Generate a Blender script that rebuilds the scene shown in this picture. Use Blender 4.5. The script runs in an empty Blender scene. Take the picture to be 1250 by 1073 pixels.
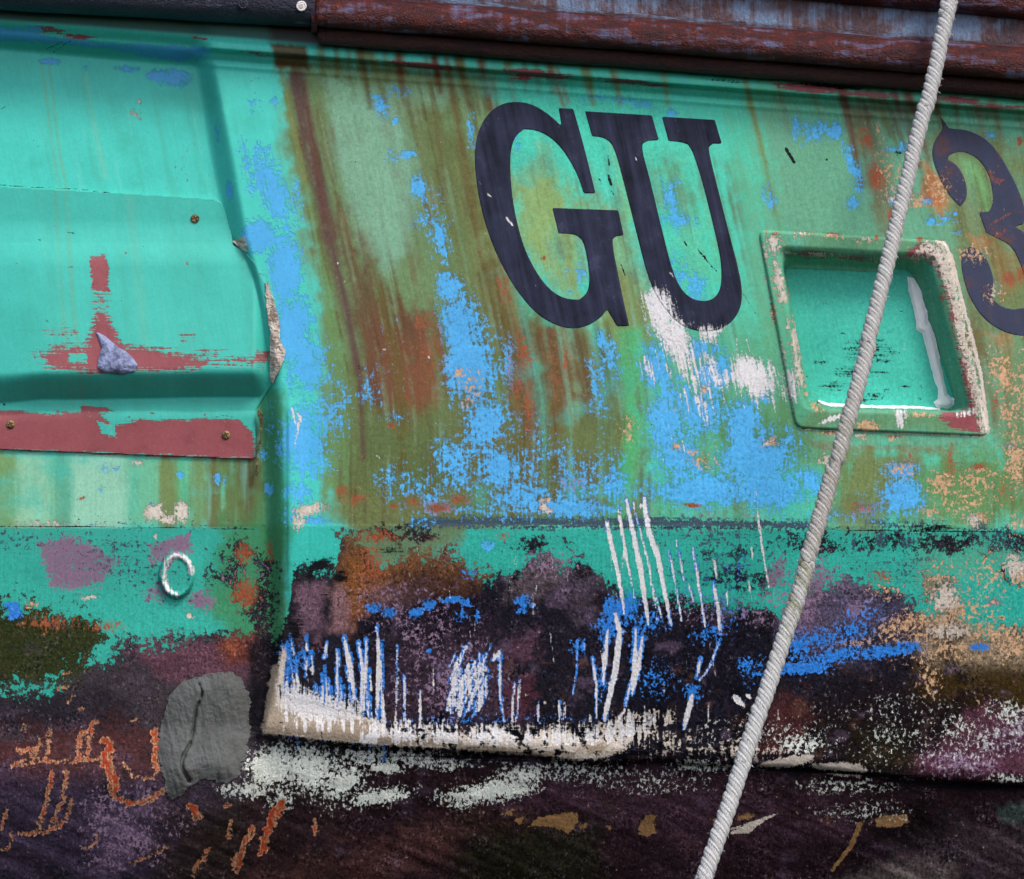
import bpy, math, random
import numpy as np

# ------------------------------------------------------------------ camera, light, exposure
S = bpy.context.scene
COL = S.collection
CX, CY, CD = 625.0, 536.5, 3200.0            # picture centre and camera distance, in millimetres
cam = bpy.data.cameras.new('camera'); camo = bpy.data.objects.new('camera', cam); COL.objects.link(camo)
camo.location = (0, -CD / 1000, 0); camo.rotation_euler = (math.radians(90), 0, 0)
cam.sensor_width = 36; cam.lens = 36 * (CD / 1000) / 1.25; cam.clip_end = 200
S.camera = camo
SUN_EL, SUN_AZ = 49.0, 32.0                  # high, from the front right
w = bpy.data.worlds.new('World'); S.world = w; w.use_nodes = True
nt = w.node_tree; bg = nt.nodes['Background']
sky = nt.nodes.new('ShaderNodeTexSky'); sky.sky_type = 'NISHITA'; sky.sun_disc = False
sky.sun_elevation = math.radians(SUN_EL); sky.sun_rotation = math.radians(180 - SUN_AZ)
sky.dust_density = 3.0; sky.air_density = 0.8
nt.links.new(sky.outputs[0], bg.inputs[0]); bg.inputs[1].default_value = 0.15
sl = bpy.data.lights.new('sun', 'SUN'); sl.energy = 1.5; sl.angle = math.radians(14); sl.color = (1, .97, .92)
so = bpy.data.objects.new('sun', sl); COL.objects.link(so)
so.rotation_euler = (math.radians(90 - SUN_EL), 0, math.radians(SUN_AZ))
S.view_settings.view_transform = 'Standard'; S.view_settings.look = 'None'
S.view_settings.exposure = 0.57; S.view_settings.gamma = 1; S.view_settings.use_curve_mapping = False

# ------------------------------------------------------------------ numeric helpers
rng = np.random.RandomState(7); random.seed(11)
TABS = [rng.rand(256, 256).astype(np.float32) for _ in range(8)]
def sm(x, a=0.0, b=1.0):
    t = np.clip((x - a) / (b - a), 0, 1); return t * t * (3 - 2 * t)
def vnoise(u, v, seed):
    T = TABS[seed % 8]; ox, oy = (seed * 37) % 97, (seed * 53) % 89
    u = u + ox; v = v + oy
    iu = np.floor(u).astype(int); iv = np.floor(v).astype(int)
    fu = u - iu; fv = v - iv; fu = fu * fu * (3 - 2 * fu); fv = fv * fv * (3 - 2 * fv)
    g = lambda a, b: T[b % 256, a % 256]
    return (g(iu, iv) * (1 - fu) + g(iu + 1, iv) * fu) * (1 - fv) + (g(iu, iv + 1) * (1 - fu) + g(iu + 1, iv + 1) * fu) * fv
def fbm(u, v, sx, sy, seed, octs=4):
    r = 0; a = 1; t = 0
    for k in range(octs):
        r = r + a * vnoise(u / sx * 2 ** k, v / sy * 2 ** k, seed + 3 * k); t += a; a *= .58
    return (r / t - .5) * 2.6                 # roughly -1..1
def shift(y):                                 # the stains run down along the rake of the bow
    return .21 * np.minimum(y, 430) + np.clip(y - 430, 0, 120) * .21 - np.clip(y - 430, 0, 120) ** 2 * .21 / 240
PITCH = 1.5
xs = np.arange(-100, 1352, PITCH, dtype=np.float32); ys = np.arange(-80, 1162, PITCH, dtype=np.float32)
PX, PY = np.meshgrid(xs, ys)
FU = PX - shift(PY)
def window(x0, y0, x1, y1):
    i0 = max(0, int((x0 - xs[0]) / PITCH)); i1 = min(len(xs), int((x1 - xs[0]) / PITCH) + 2)
    j0 = max(0, int((y0 - ys[0]) / PITCH)); j1 = min(len(ys), int((y1 - ys[0]) / PITCH) + 2)
    return slice(j0, max(j0, j1)), slice(i0, max(i0, i1))
def sd_poly_at(X, Y, pts):
    d = np.full(X.shape, 1e9, np.float32); ins = np.zeros(X.shape, bool); n = len(pts)
    for i in range(n):
        ax, ay = pts[i]; bx, by = pts[(i + 1) % n]
        dx, dy = bx - ax, by - ay; L = dx * dx + dy * dy + 1e-9
        t = np.clip(((X - ax) * dx + (Y - ay) * dy) / L, 0, 1)
        d = np.minimum(d, (X - ax - t * dx) ** 2 + (Y - ay - t * dy) ** 2)
        if ay != by:
            c = ((ay > Y) != (by > Y)) & (X < (bx - ax) * (Y - ay) / (by - ay) + ax); ins ^= c
    d = np.sqrt(d); return np.where(ins, d, -d)
def sd_line_at(X, Y, pts, r0, r1, prof=None):
    best = np.full(X.shape, -1e9, np.float32); n = len(pts) - 1
    for i in range(n):
        ax, ay = pts[i]; bx, by = pts[i + 1]; dx, dy = bx - ax, by - ay; L = dx * dx + dy * dy + 1e-9
        t = np.clip(((X - ax) * dx + (Y - ay) * dy) / L, 0, 1)
        d = np.sqrt((X - ax - t * dx) ** 2 + (Y - ay - t * dy) ** 2)
        k = (i + t) / n
        taper = (r0 + (r1 - r0) * k) * (prof(k) if prof else 1.0)
        best = np.maximum(best, taper - d)
    return best
def bb(pts, m):
    a = np.array(pts); return a[:, 0].min() - m, a[:, 1].min() - m, a[:, 0].max() + m, a[:, 1].max() + m
class Field:
    def __init__(s): s.a = np.full(PX.shape, -1.0, np.float32)
    def poly(s, pts, f=14, peak=1.0):
        w = window(*bb(pts, f + 3)); v = np.clip(sd_poly_at(PX[w], PY[w], pts) / f, -1, 1)
        s.a[w] = np.maximum(s.a[w], np.where(v > 0, v * peak, v)); return s
    def blob(s, cx, cy, rx, ry, ang=0, peak=.8):
        m = 2.1 * max(rx, ry); w = window(cx - m, cy - m, cx + m, cy + m)
        c, q = math.cos(math.radians(ang)), math.sin(math.radians(ang)); X = PX[w] - cx; Y = PY[w] - cy
        r = np.sqrt(((X * c + Y * q) / rx) ** 2 + ((-X * q + Y * c) / ry) ** 2)
        v = np.where(r < 1, (1 - r) * (max(peak, 0) + .25), 1 - r) - .25 + min(peak, 0); s.a[w] = np.maximum(s.a[w], np.clip(v, -1, 1)); return s
    def line(s, pts, r0, r1=None, f=2.0, peak=1.0, prof=None):
        r1 = r0 if r1 is None else r1; w = window(*bb(pts, max(r0, r1) + f + 3))
        v = np.clip(sd_line_at(PX[w], PY[w], pts, r0, r1, prof) / f, -1, peak); s.a[w] = np.maximum(s.a[w], v); return s
    def cut(s, pts, f=6):
        w = window(*bb(pts, f + 3)); v = np.clip(-sd_poly_at(PX[w], PY[w], pts) / f, -1, 1)
        s.a[w] = np.minimum(s.a[w], v); return s
    def below(s, line, f=30, peak=1.0):
        Y0 = np.interp(PX, [p[0] for p in line], [p[1] for p in line])
        s.a = np.maximum(s.a, np.clip((PY - Y0) / f, -1, 3 * peak)); return s
def lin(c):
    c = np.array(c, np.float32) / 255; return np.where(c <= .04045, c / 12.92, ((c + .055) / 1.055) ** 2.4)
NS = fbm(FU, PY, 9, 150, 1); NC = fbm(PX, PY, 60, 60, 2, 5); NF = fbm(PX, PY, 9, 11, 3, 4)
NS2 = fbm(FU, PY, 4, 60, 5, 3); NSB = fbm(FU, PY, 26, 300, 6, 4)
class Paint:
    def __init__(s, c): s.c = np.tile(lin(c), PX.shape + (1,)).astype(np.float32)
    def put(s, col, pts, f=18, a=1.0, nz=.5, st=.5, fl=.55):
        w = window(*bb(pts, 2.4 * f + 3)); d = sd_poly_at(PX[w], PY[w], pts) / f
        m = sm(d + nz * NC[w] + st * NS[w] + fl * NF[w], -1, 1) * a; s.c[w] += (lin(col) - s.c[w]) * m[..., None]; return s
    def path(s, col, pts, r0, r1=None, f=6, a=1.0, nz=.2, st=.2, fl=.2):
        r1 = r0 if r1 is None else r1; w = window(*bb(pts, max(r0, r1) + 2.4 * f + 3))
        d = sd_line_at(PX[w], PY[w], pts, r0, r1) / f
        m = sm(d + nz * NC[w] + st * NS2[w] + fl * NF[w], -1, 1) * a; s.c[w] += (lin(col) - s.c[w]) * m[..., None]; return s
    def blob(s, col, cx, cy, rx, ry, ang=0, a=1.0, nz=.35, st=.2, fl=.3):
        m = 2 * max(rx, ry); w = window(cx - m, cy - m, cx + m, cy + m); X = PX[w] - cx; Y = PY[w] - cy
        c, q = math.cos(math.radians(ang)), math.sin(math.radians(ang))
        r = np.sqrt(((X * c + Y * q) / rx) ** 2 + ((-X * q + Y * c) / ry) ** 2)
        k = sm(1 - r + nz * NC[w] + st * NS[w] + fl * NF[w], -.45, .45) * a; s.c[w] += (lin(col) - s.c[w]) * k[..., None]; return s
def C(ox, oy, *p, k=3.125):                   # enlarged-crop coordinates to millimetres on the hull
    return [(ox + a / k, oy + b / k) for a, b in p]
def lip(x): return 27 + .0765 * x             # lower edge of the dark gap under the rails

# ------------------------------------------------------------------ topcoat and its stains
B = Paint((70, 197, 182))
B.put((72, 196, 168), [(560, 60), (1400, 100), (1400, 660), (560, 660)], 60, .9)
B.put((80, 180, 144), [(900, 100), (1400, 100), (1400, 560), (900, 560)], 40)
B.put((102, 158, 128), [(925, 125), (1100, 130), (1400, 130), (1400, 560), (960, 560), (935, 290)], 30, .85)
B.put((96, 132, 72), [(1010, 560), (1400, 540), (1400, 640), (1000, 640)], 25, .9)
# stained middle field
B.put((104, 126, 80), [(338, 72), (600, 90), (640, 400), (760, 420), (800, 640), (400, 640), (395, 420), (352, 200)], 16, .95)
B.put((94, 104, 56), [(480, 100), (585, 120), (575, 200), (610, 330), (700, 420), (790, 430), (790, 640), (420, 640), (400, 440), (520, 420), (560, 330)], 22, .85, .6, .7)
B.put((118, 165, 138), [(392, 98), (478, 118), (510, 200), (505, 260), (500, 300), (470, 340), (440, 300), (408, 200)], 14, .95, .5, .4)
B.put((128, 176, 140), [(395, 95), (560, 108), (540, 130), (410, 120)], 10, .7)
B.put((116, 128, 84), [(560, 200), (600, 230), (640, 400), (600, 420), (575, 330)], 12, .7)
B.put((108, 150, 108), [(560, 110), (590, 150), (575, 190), (545, 150)], 12, .6)
B.put((98, 132, 72), [(345, 100), (368, 100), (405, 300), (425, 450), (430, 600), (395, 600), (390, 300)], 9, .9)
B.put((92, 70, 48), [(405, 230), (432, 290), (470, 360), (520, 400), (520, 500), (450, 490), (425, 380)], 16, .9, .5, .6)
B.put((106, 70, 50), [(440, 370), (520, 380), (540, 480), (500, 520), (450, 470)], 20, .9, .7, .8)
B.put((126, 78, 54), [(470, 420), (530, 420), (535, 490), (490, 510)], 18, .7, .7, .8)
B.put((106, 66, 40), [(602, 300), (625, 380), (650, 440), (668, 520), (640, 545), (625, 470), (612, 380)], 12, .95, .5, .9)
B.put((104, 78, 48), [(640, 400), (720, 410), (745, 500), (670, 520)], 18, .85, .6, .8)
B.put((104, 98, 44), [(560, 480), (640, 520), (740, 560), (760, 620), (560, 600)], 22, .6, .7, .5)
B.put((88, 104, 56), [(440, 520), (540, 500), (560, 640), (430, 640)], 22, .75, .7, .5)
B.path((88, 66, 62), [(362, 96), (374, 160), (390, 230), (402, 290)], 11, 9, 6, .95)
B.path((92, 72, 60), [(398, 280), (410, 330), (425, 400), (436, 455)], 9, 4, 7, .85)
B.path((88, 66, 64), [(400, 285), (420, 360), (432, 420), (439, 470), (444, 560)], 2.2, 2.5, 3, .9, 0, .1)
B.path((96, 52, 40), [(372, 100), (384, 190), (397, 270)], 2, 2, 5, .6)
B.path((118, 112, 62), [(350, 100), (358, 150), (372, 220)], 2, 2, 4, .7)
# inside and right of the letters
B.put((138, 158, 84), [(628, 210), (665, 190), (700, 240), (715, 330), (710, 370), (665, 350), (635, 290)], 18, .85)
B.put((130, 160, 96), [(700, 240), (760, 250), (800, 380), (795, 420), (720, 400), (740, 300)], 14, .75)
B.put((118, 124, 62), [(725, 330), (775, 330), (800, 420), (745, 425)], 12, .8)
B.put((92, 182, 140), [(800, 190), (840, 190), (880, 340), (830, 360)], 20, .6)
B.put((112, 178, 122), [(745, 170), (765, 175), (790, 280), (755, 260)], 8, .6)
B.put((74, 170, 112), [(755, 400), (785, 400), (788, 520), (765, 640), (740, 640), (765, 520)], 8, .85)
B.put((88, 160, 120), [(800, 400), (960, 400), (970, 640), (800, 640)], 26, .7)
B.put((86, 122, 62), [(850, 480), (1000, 500), (1000, 560), (880, 560)], 20, .6)
# lip stains and runs
Lp = lambda x, d: (x, lip(x) + d)
B.put((84, 62, 28), [Lp(328, 0), Lp(374, 0), Lp(378, 30), Lp(336, 30)], 4, .95, .1, .3)
for x0 in (392, 410, 425, 470, 488, 530, 590, 640, 655, 672):
    B.path((96, 96, 40), [Lp(x0, 2), Lp(x0 + 2, 34)], 3 + (x0 % 5), 3, 4, .7)
for x0, x1, ln, rr, cc in ((440, 452, 70, 5, (92, 88, 44)), (560, 572, 60, 5, (96, 92, 44)), (620, 628, 50, 4, (100, 104, 56)), (715, 724, 44, 5, (104, 126, 76)), (750, 757, 40, 4, (104, 126, 76)), (486, 492, 60, 3, (98, 62, 28)), (530, 538, 44, 4, (92, 50, 24)), (587, 600, 62, 4, (104, 66, 40)), (672, 688, 50, 2.5, (120, 84, 50)), (680, 694, 46, 1.2, (120, 80, 44)), (911, 930, 90, 2.6, (112, 128, 82)), (810, 816, 40, 3, (110, 150, 104)),
                           (1028, 1052, 120, 5, (96, 58, 48)), (1048, 1082, 120, 3, (110, 96, 66)), (1060, 1090, 60, 2, (96, 110, 70)), (1068, 1096, 70, 2, (96, 110, 70)), (1076, 1110, 80, 2.5, (98, 92, 66)), (1092, 1122, 90, 4, (104, 62, 52)), (1108, 1134, 80, 4, (104, 66, 56)), (1140, 1150, 40, 5, (100, 84, 44)), (1165, 1170, 40, 3, (100, 84, 40)), (1190, 1205, 70, 3, (120, 96, 70)), (1212, 1225, 60, 3, (110, 90, 60)), (520, 545, 170, 2, (98, 92, 56)), (545, 590, 260, 3, (100, 88, 52)), (950, 962, 60, 1.5, (106, 134, 92)), (990, 1003, 45, 1.5, (106, 134, 92)), (450, 470, 60, 4, (104, 116, 72))):
    B.path(cc, [Lp(x0, 4), Lp(x0 + .4 * (x1 - x0), ln * .4), Lp(x1, ln)], rr * 1.3, rr * .6, 4, .95)
B.path((92, 150, 104), [(930, 180), (945, 250), (960, 300)], 2, 3, 5, .7)
B.path((112, 122, 62), [(912, 112), (915, 130), (928, 165), (936, 210), (945, 260)], 1.6, 1.4, 3, .8)
B.put((104, 98, 66), [(1035, 130), (1062, 130), (1090, 230), (1100, 290), (1075, 290), (1052, 200)], 8, .85, .3, .6)
B.put((108, 116, 66), [(1135, 150), (1250, 180), (1380, 180), (1380, 300), (1250, 420), (1190, 420), (1160, 290)], 22, .85)
B.put((112, 170, 110), [(1168, 190), (1190, 195), (1208, 235), (1208, 258), (1190, 256), (1178, 220)], 6, .9)
B.put((190, 104, 48), [(1128, 200), (1146, 210), (1162, 245), (1150, 262), (1130, 250)], 7, .85, .5, .5, .8)
B.put((186, 112, 52), [(1180, 285), (1205, 290), (1210, 302), (1190, 306)], 6, .85, .5, .3, .8)
B.put((136, 110, 60), [(1205, 295), (1240, 310), (1245, 350), (1220, 370)], 10, .8)
B.put((190, 116, 62), [(1200, 405), (1235, 408), (1240, 425), (1232, 470), (1225, 470), (1222, 430)], 6, .8, .6, .3, .9)
B.put((104, 128, 78), [(1205, 410), (1400, 410), (1400, 560), (1222, 560)], 18, .7)
B.put((108, 92, 56), [(1180, 330), (1200, 420), (1222, 520), (1212, 520), (1180, 400)], 8, .7)
B.put((128, 82, 46), [(990, 540), (1150, 545), (1150, 552), (1000, 550)], 5, .5, .5, .2, .6)
B.put((88, 142, 106), [(985, 284), (1150, 294), (1150, 316), (985, 306)], 6, .9, .3, .1, .6).put((92, 134, 92), [(1000, 500), (1190, 508), (1200, 530), (985, 520)], 6, .85, .3, .1, .6).put((80, 168, 132), [(930, 290), (955, 300), (990, 500), (975, 520)], 6, .7).put((104, 72, 58), [(958, 306), (1140, 314), (1140, 320), (960, 312)], 4, .6, .9, .1, .9)
# recess, left niche and its weathered lower part
for p in ([(50, 75), (58, 130), (64, 180), (70, 215), (74, 232)], [(60, 80), (66, 130), (73, 190), (82, 232)]):
    B.path((122, 150, 92), p, .8, .7, 2.4, .75)
B.path((116, 190, 160), [(104, 90), (112, 140), (128, 215)], 2, 3, 4, .5)
B.put((104, 176, 140), [(-100, 556), (310, 560), (318, 642), (-100, 642)], 8, .95, .2, .2)
for x0, ww, cc, aa in ((5, 20, (112, 140, 78), .8), (40, 22, (142, 190, 158), .7), (75, 9, (96, 130, 104), .7), (120, 34, (152, 200, 178), .6), (205, 14, (108, 120, 60), .85), (222, 7, (70, 176, 130), .6), (258, 10, (98, 92, 36), .9), (275, 4, (84, 170, 110), .7), (290, 22, (92, 104, 44), .9), (306, 12, (84, 84, 44), .8), (240, 9, (104, 128, 74), .8)):
    B.path(cc, [(x0, 566), (x0 + 3, 600), (x0 + 2, 640)], ww, ww, 7, aa, .5, .9, .5)
B.put((78, 120, 62), [(315, 480), (345, 480), (350, 780), (322, 800), (312, 640)], 9, .8, .5, .4)
B.put((40, 130, 90), [(322, 470), (345, 470), (352, 640), (334, 760), (326, 640)], 8, .6)
# saturated green waterline band
B.put((50, 162, 146), [(-200, 644), (318, 644), (318, 900), (-200, 900)], 2.5, .97, .1, 0, .15)
B.put((48, 164, 148), [(352, 645), (1400, 648), (1400, 900), (352, 900)], 3, .97, .1, 0, .15)
B.put((52, 180, 166), [(352, 630), (420, 640), (420, 700), (352, 700)], 8, .9)
B.put((84, 158, 126), [(1120, 655), (1400, 655), (1400, 700), (1120, 700)], 16, .5)
B.put((60, 128, 82), [(270, 640), (345, 640), (350, 790), (300, 800), (255, 740)], 18, .85, .8, .1, .6)
B.put((104, 112, 70), [(420, 600), (560, 600), (560, 652), (500, 690), (425, 690)], 12, .8, .7)
B.put((92, 64, 40), [(295, 520), (320, 520), (320, 600), (300, 600)], 8, .4)
B.put((110, 120, 74), [(1040, 545), (1130, 560), (1070, 645), (1015, 645)], 10, .8)
B.put((18, 74, 70), [(-200, -200), (1400, -200)] + [Lp(1400, -3), Lp(-200, -3)], 3, .9, 0, 0, 0)  # shadow under the rails painted into the topcoat above the lip
B.put((22, 14, 14), [(300, -200), (1400, -200)] + [Lp(1400, -2), Lp(330, -2)], 8, .95, .1, 0, .2)  # deeper shade of the gap below the pipes, painted near black, with grime

dull = sm(PX, 350, 300) + sm(PX, 560, 600)
for sx, sy, sd, th, col, al in ((18, 200, 5, .2, (70, 172, 150), .45), (9, 160, 2, .35, (116, 204, 190), .35), (60, 50, 7, .2, (62, 178, 160), .5), (3, 50, 4, .5, (110, 180, 160), .3)):
    n = fbm(FU + 900, PY, sx, sy, sd, 4) + .3 * NC; B.c += (lin(col) - B.c) * (sm(n, th, th + .6) * np.clip(dull, 0, 1) * sm(PY, 60, 110) * sm(PY, 660, 620) * (1 - .6 * sm(sd_poly_at(PX, PY, [(915, 130), (1400, 130), (1400, 640), (960, 640)]), -20, 10)) * al)[..., None]
B.c[..., 2] = np.maximum(B.c[..., 2], .36 * B.c[..., 1])
# rusty water has run down the rake: many thin dark and pale trails over the stained fields
reg = np.maximum(sm(sd_poly_at(PX, PY, [(345, 80), (600, 95), (650, 390), (780, 400), (795, 470), (800, 636), (410, 636), (400, 430), (365, 220)]), -14, 12), .7 * sm(sd_poly_at(PX, PY, [(1025, 125), (1400, 130), (1400, 640), (1210, 640), (1180, 420), (1150, 290), (1080, 290)]), -14, 12))
reg = np.maximum(reg, .5 * sm(sd_poly_at(PX, PY, [(620, 190), (900, 190), (960, 640), (780, 640)]), -14, 20)) * sm(PY, 85, 130)
reg = reg * (1 - .75 * sm(sd_poly_at(PX, PY, [(392, 98), (478, 100), (510, 200), (500, 310), (450, 310), (408, 200)]), -14, 14))
for sx, sy, sd, th, col, al in ((5, 260, 3, .25, (84, 62, 34), .75), (11, 330, 4, .35, (104, 76, 58), .6), (3, 140, 6, .3, (70, 62, 38), .6), (24, 420, 2, .15, (92, 88, 40), .6), (8, 240, 7, .35, (122, 160, 122), .6), (4, 120, 1, .45, (118, 146, 112), .5), (16, 300, 5, .6, (120, 72, 48), .5)):
    n = fbm(FU + 500, PY, sx, sy, sd, 3) + .45 * NC + .25 * NF
    B.c += (lin(col) - B.c) * (sm(n, th, th + .65) * reg * al * .85)[..., None]

# ------------------------------------------------------------------ coat under the waterline
Pput = Paint.put
def lowput(s, col, pts, f=18, a=1.0, nz=.6, st=.1, fl=1.0): return Pput(s, col, pts, f, a, nz, st, max(fl, .9))
D = Paint((31, 29, 38)); Paint.put = lowput
D.put((62, 54, 60), [(-200, 790), (330, 780), (330, 1000), (-200, 900)], 30, .9)
D.put((44, 50, 24), [(-200, 700), (110, 735), (135, 775), (90, 838), (-200, 842)], 14, 1, .4, .1, .3)
D.put((38, 34, 42), [(-100, 842), (110, 842), (160, 870), (170, 900), (120, 910), (-100, 915)], 18, .9)
D.put((96, 62, 74), [(150, 790), (300, 775), (310, 830), (250, 830), (200, 830)], 14, .85, .8)
D.put((104, 54, 44), [(262, 775), (310, 770), (315, 810), (280, 812)], 12, .85)
D.put((20, 18, 24), [(303, 790), (345, 760), (342, 790), (325, 890), (305, 880)], 8, .95)
D.put((72, 36, 34), [(-100, 900), (200, 890), (200, 960), (-100, 960)], 22, .75, .8)
D.put((58, 48, 66), [(-100, 940), (260, 960), (240, 1073), (-100, 1073)], 30, .85, .9)
D.put((92, 76, 98), [(120, 990), (200, 970), (180, 1030), (130, 1060)], 20, .7, .8)
D.put((40, 30, 24), [(200, 980), (420, 980), (400, 1160), (180, 1160)], 30, .8, .8)
D.put((110, 74, 48), [(415, 650), (520, 665), (560, 670), (600, 690), (560, 730), (440, 730), (425, 780), (412, 700)], 14, .95, .5)
D.put((128, 82, 48), [(425, 680), (460, 690), (450, 720), (435, 770), (415, 760)], 10, .9)
D.put((116, 88, 104), [(358, 715), (395, 710), (400, 770), (370, 780)], 12, .8, .7)
D.put((128, 96, 100), [(400, 715), (425, 720), (430, 770), (402, 770)], 8, .9, .3)
D.put((118, 88, 92), [(450, 715), (520, 715), (520, 740), (455, 745)], 12, .7, .5)
D.put((98, 86, 92), [(640, 685), (680, 670), (692, 680), (690, 720), (630, 730)], 14, .8, .6)
D.put((84, 74, 88), [(690, 700), (745, 690), (745, 740), (700, 760)], 16, .8, .9)
D.put((64, 50, 62), [(470, 780), (620, 770), (640, 880), (470, 885)], 30, .8, .9)
D.put((88, 50, 62), [(620, 835), (650, 830), (655, 870), (630, 880)], 14, .85, .6)
D.put((98, 66, 82), [(620, 790), (655, 770), (650, 800), (620, 810)], 12, .6, .8)
D.put((24, 24, 34), [(750, 790), (960, 760), (960, 880), (760, 890)], 30, .7)
D.put((26, 22, 32), [(480, 700), (560, 700), (600, 760), (500, 760)], 18, .6)
D.put((118, 98, 122), [(960, 700), (1060, 690), (1080, 760), (1000, 790), (950, 770)], 18, .75, .8)
D.put((74, 70, 90), [(1010, 710), (1120, 720), (1120, 790), (990, 800)], 20, .75, .9)
D.put((150, 132, 108), [(1135, 700), (1170, 730), (1260, 770), (1400, 780), (1400, 830), (1130, 815), (1130, 770)], 14, .9, .7)
D.put((64, 50, 22), [(1120, 815), (1400, 810), (1400, 870), (1200, 880), (1120, 860)], 16, .9, .7)
D.put((30, 22, 24), [(940, 850), (1200, 850), (1240, 880), (1180, 950), (880, 935)], 24, .9, .8)
D.put((98, 60, 76), [(1190, 870), (1400, 850), (1400, 930), (1210, 950), (1110, 950), (1130, 920)], 14, .85, .7)
D.put((84, 48, 48), [(940, 850), (985, 845), (980, 920), (935, 920)], 14, .7, .8)
D.put((38, 34, 20), [(1040, 890), (1110, 900), (1110, 950), (1040, 945)], 16, .7, .8)
D.put((38, 25, 29), [(300, 925), (860, 935), (1400, 962), (1400, 1300), (300, 1300)], 12, .9)
D.put((64, 44, 56), [(600, 940), (830, 940), (1080, 1000), (1080, 1040), (880, 1040), (600, 980)], 24, .6, 1.0)
D.put((80, 52, 48), [(300, 1080), (560, 1000), (640, 1000), (480, 1073)], 22, .6, .9)
D.put((28, 30, 18), [(560, 1010), (740, 1000), (700, 1160), (560, 1160)], 24, .8, .7)
D.put((64, 54, 60), [(1110, 1020), (1400, 990), (1400, 1060), (1050, 1090)], 22, .7, .9)
D.put((14, 13, 14), [(1000, 1030), (1130, 985), (1160, 1010), (1040, 1050)], 20, .8, .7)
D.put((58, 76, 72), [(1215, 985), (1400, 965), (1400, 990), (1225, 1005)], 6, .7, .5)
D.put((100, 90, 88), [(1010, 1073), (1100, 1055), (1160, 1060), (1160, 1120), (1000, 1120)], 12, .8, .8)
for sx, sd, th, col, al, y0 in ((34, 5, .35, (92, 76, 96), .55, 690), (22, 6, .45, (84, 60, 50), .5, 690), (46, 7, .3, (16, 15, 20), .8, 690), (16, 2, .6, (112, 96, 112), .5, 690), (26, 3, .5, (60, 44, 26), .6, 830)):
    n = fbm(PX + 300, PY, sx, sx * .8, sd, 5); D.c += (lin(col) - D.c) * (sm(n, th, th + .4) * al * (.35 + .65 * sm(PX, 300, 420)) * sm(PY, y0 - 40, y0 + 20) * (1 - .6 * sm(PY, 930, 960)))[..., None]
# planking grain under the step, running up to the right
GR = fbm(PX * .9 + PY * .45, PY * .9 - PX * .42, 120, 9, 4, 5)
gm = sm(PY, 930, 1000) * sm(GR, -.2, .9)
D.c *= (1 + (.9 * gm - .35 * sm(PY, 930, 1000) * sm(-GR, -.1, .8)))[..., None]

# ------------------------------------------------------------------ crisp paint layers (masks)
L = {n: Field() for n in ('dark', 'mauve', 'pink', 'blue', 'rust', 'peach', 'deep', 'cream', 'white', 'black', 'gouge', 'slate', 'old', 'beige')}
wl = [(-200, 838), (0, 838), (80, 838), (100, 815), (140, 790), (200, 785), (270, 770), (320, 772), (338, 780), (352, 745), (358, 700), (380, 690), (410, 690), (418, 655), (435, 655), (460, 690), (500, 678), (540, 675), (590, 700), (625, 708), (640, 690), (665, 672), (690, 690), (720, 690), (745, 705), (770, 735), (850, 730), (900, 735), (950, 745), (985, 712), (1040, 708), (1085, 715), (1130, 745), (1180, 755), (1250, 772), (1400, 775)]
L['dark'].below(wl, 26)
L['dark'].poly([(-100, 728), (60, 738), (120, 760), (135, 780), (90, 840), (-100, 842)], 34, .9)
L['dark'].poly([(1128, 700), (1160, 705), (1180, 740), (1160, 770), (1130, 770)], 14, .5)
L['dark'].poly([(1220, 690), (1400, 680), (1400, 720), (1230, 715)], 10, .4)
for a in ((290, 690, 30, 40, 0, .25), (318, 720, 22, 70, 0, .3), (480, 650, 60, 14, 0, .15), (650, 665, 40, 12, 0, .3), (1000, 660, 60, 18, 0, .1), (1080, 660, 40, 14, 0, .2), (1150, 660, 60, 16, 0, .2), (1230, 668, 40, 20, 0, .15), (900, 700, 80, 30, 0, .15)):
    L['dark'].blob(*a)
L['slate'].poly([(500, 630), (1010, 634), (1010, 648), (500, 645)], 9, .9).poly([(560, 627), (860, 630), (860, 648), (560, 647)], 9, .7)
L['slate'].poly([(1060, 630), (1160, 636), (1160, 648), (1050, 648)], 8, .3)
for a in ((1075, 660, 9, 16, 0, .9), (1110, 660, 16, 12, 0, .5), (1042, 665, 4, 26, 0, .6), (1120, 685, 50, 12, -10, .25), (1220, 660, 40, 26, 0, .3), (870, 660, 40, 14, 0, .3), (870, 655, 120, 18, 0, .12), (150, 668, 60, 14, 0, .15), (190, 640, 120, 12, 0, -.05), (20, 660, 60, 16, 0, .1), (160, 690, 100, 40, 20, .06), (1180, 575, 25, 20, 0, .1), (1195, 640, 16, 16, 0, .7), (928, 594, 9, 7, 0, .6), (880, 690, 90, 30, 0, .1), (1100, 700, 120, 30, 0, .08)):
    L['slate'].blob(*a)
L['mauve'].poly(C(0, 600, (130, 190), (260, 160), (420, 230), (480, 270), (400, 360), (200, 380), (160, 270)), 11, .6)
L['mauve'].poly(C(0, 600, (560, 200), (720, 160), (740, 240), (640, 240), (570, 290)), 8, .6)
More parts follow.
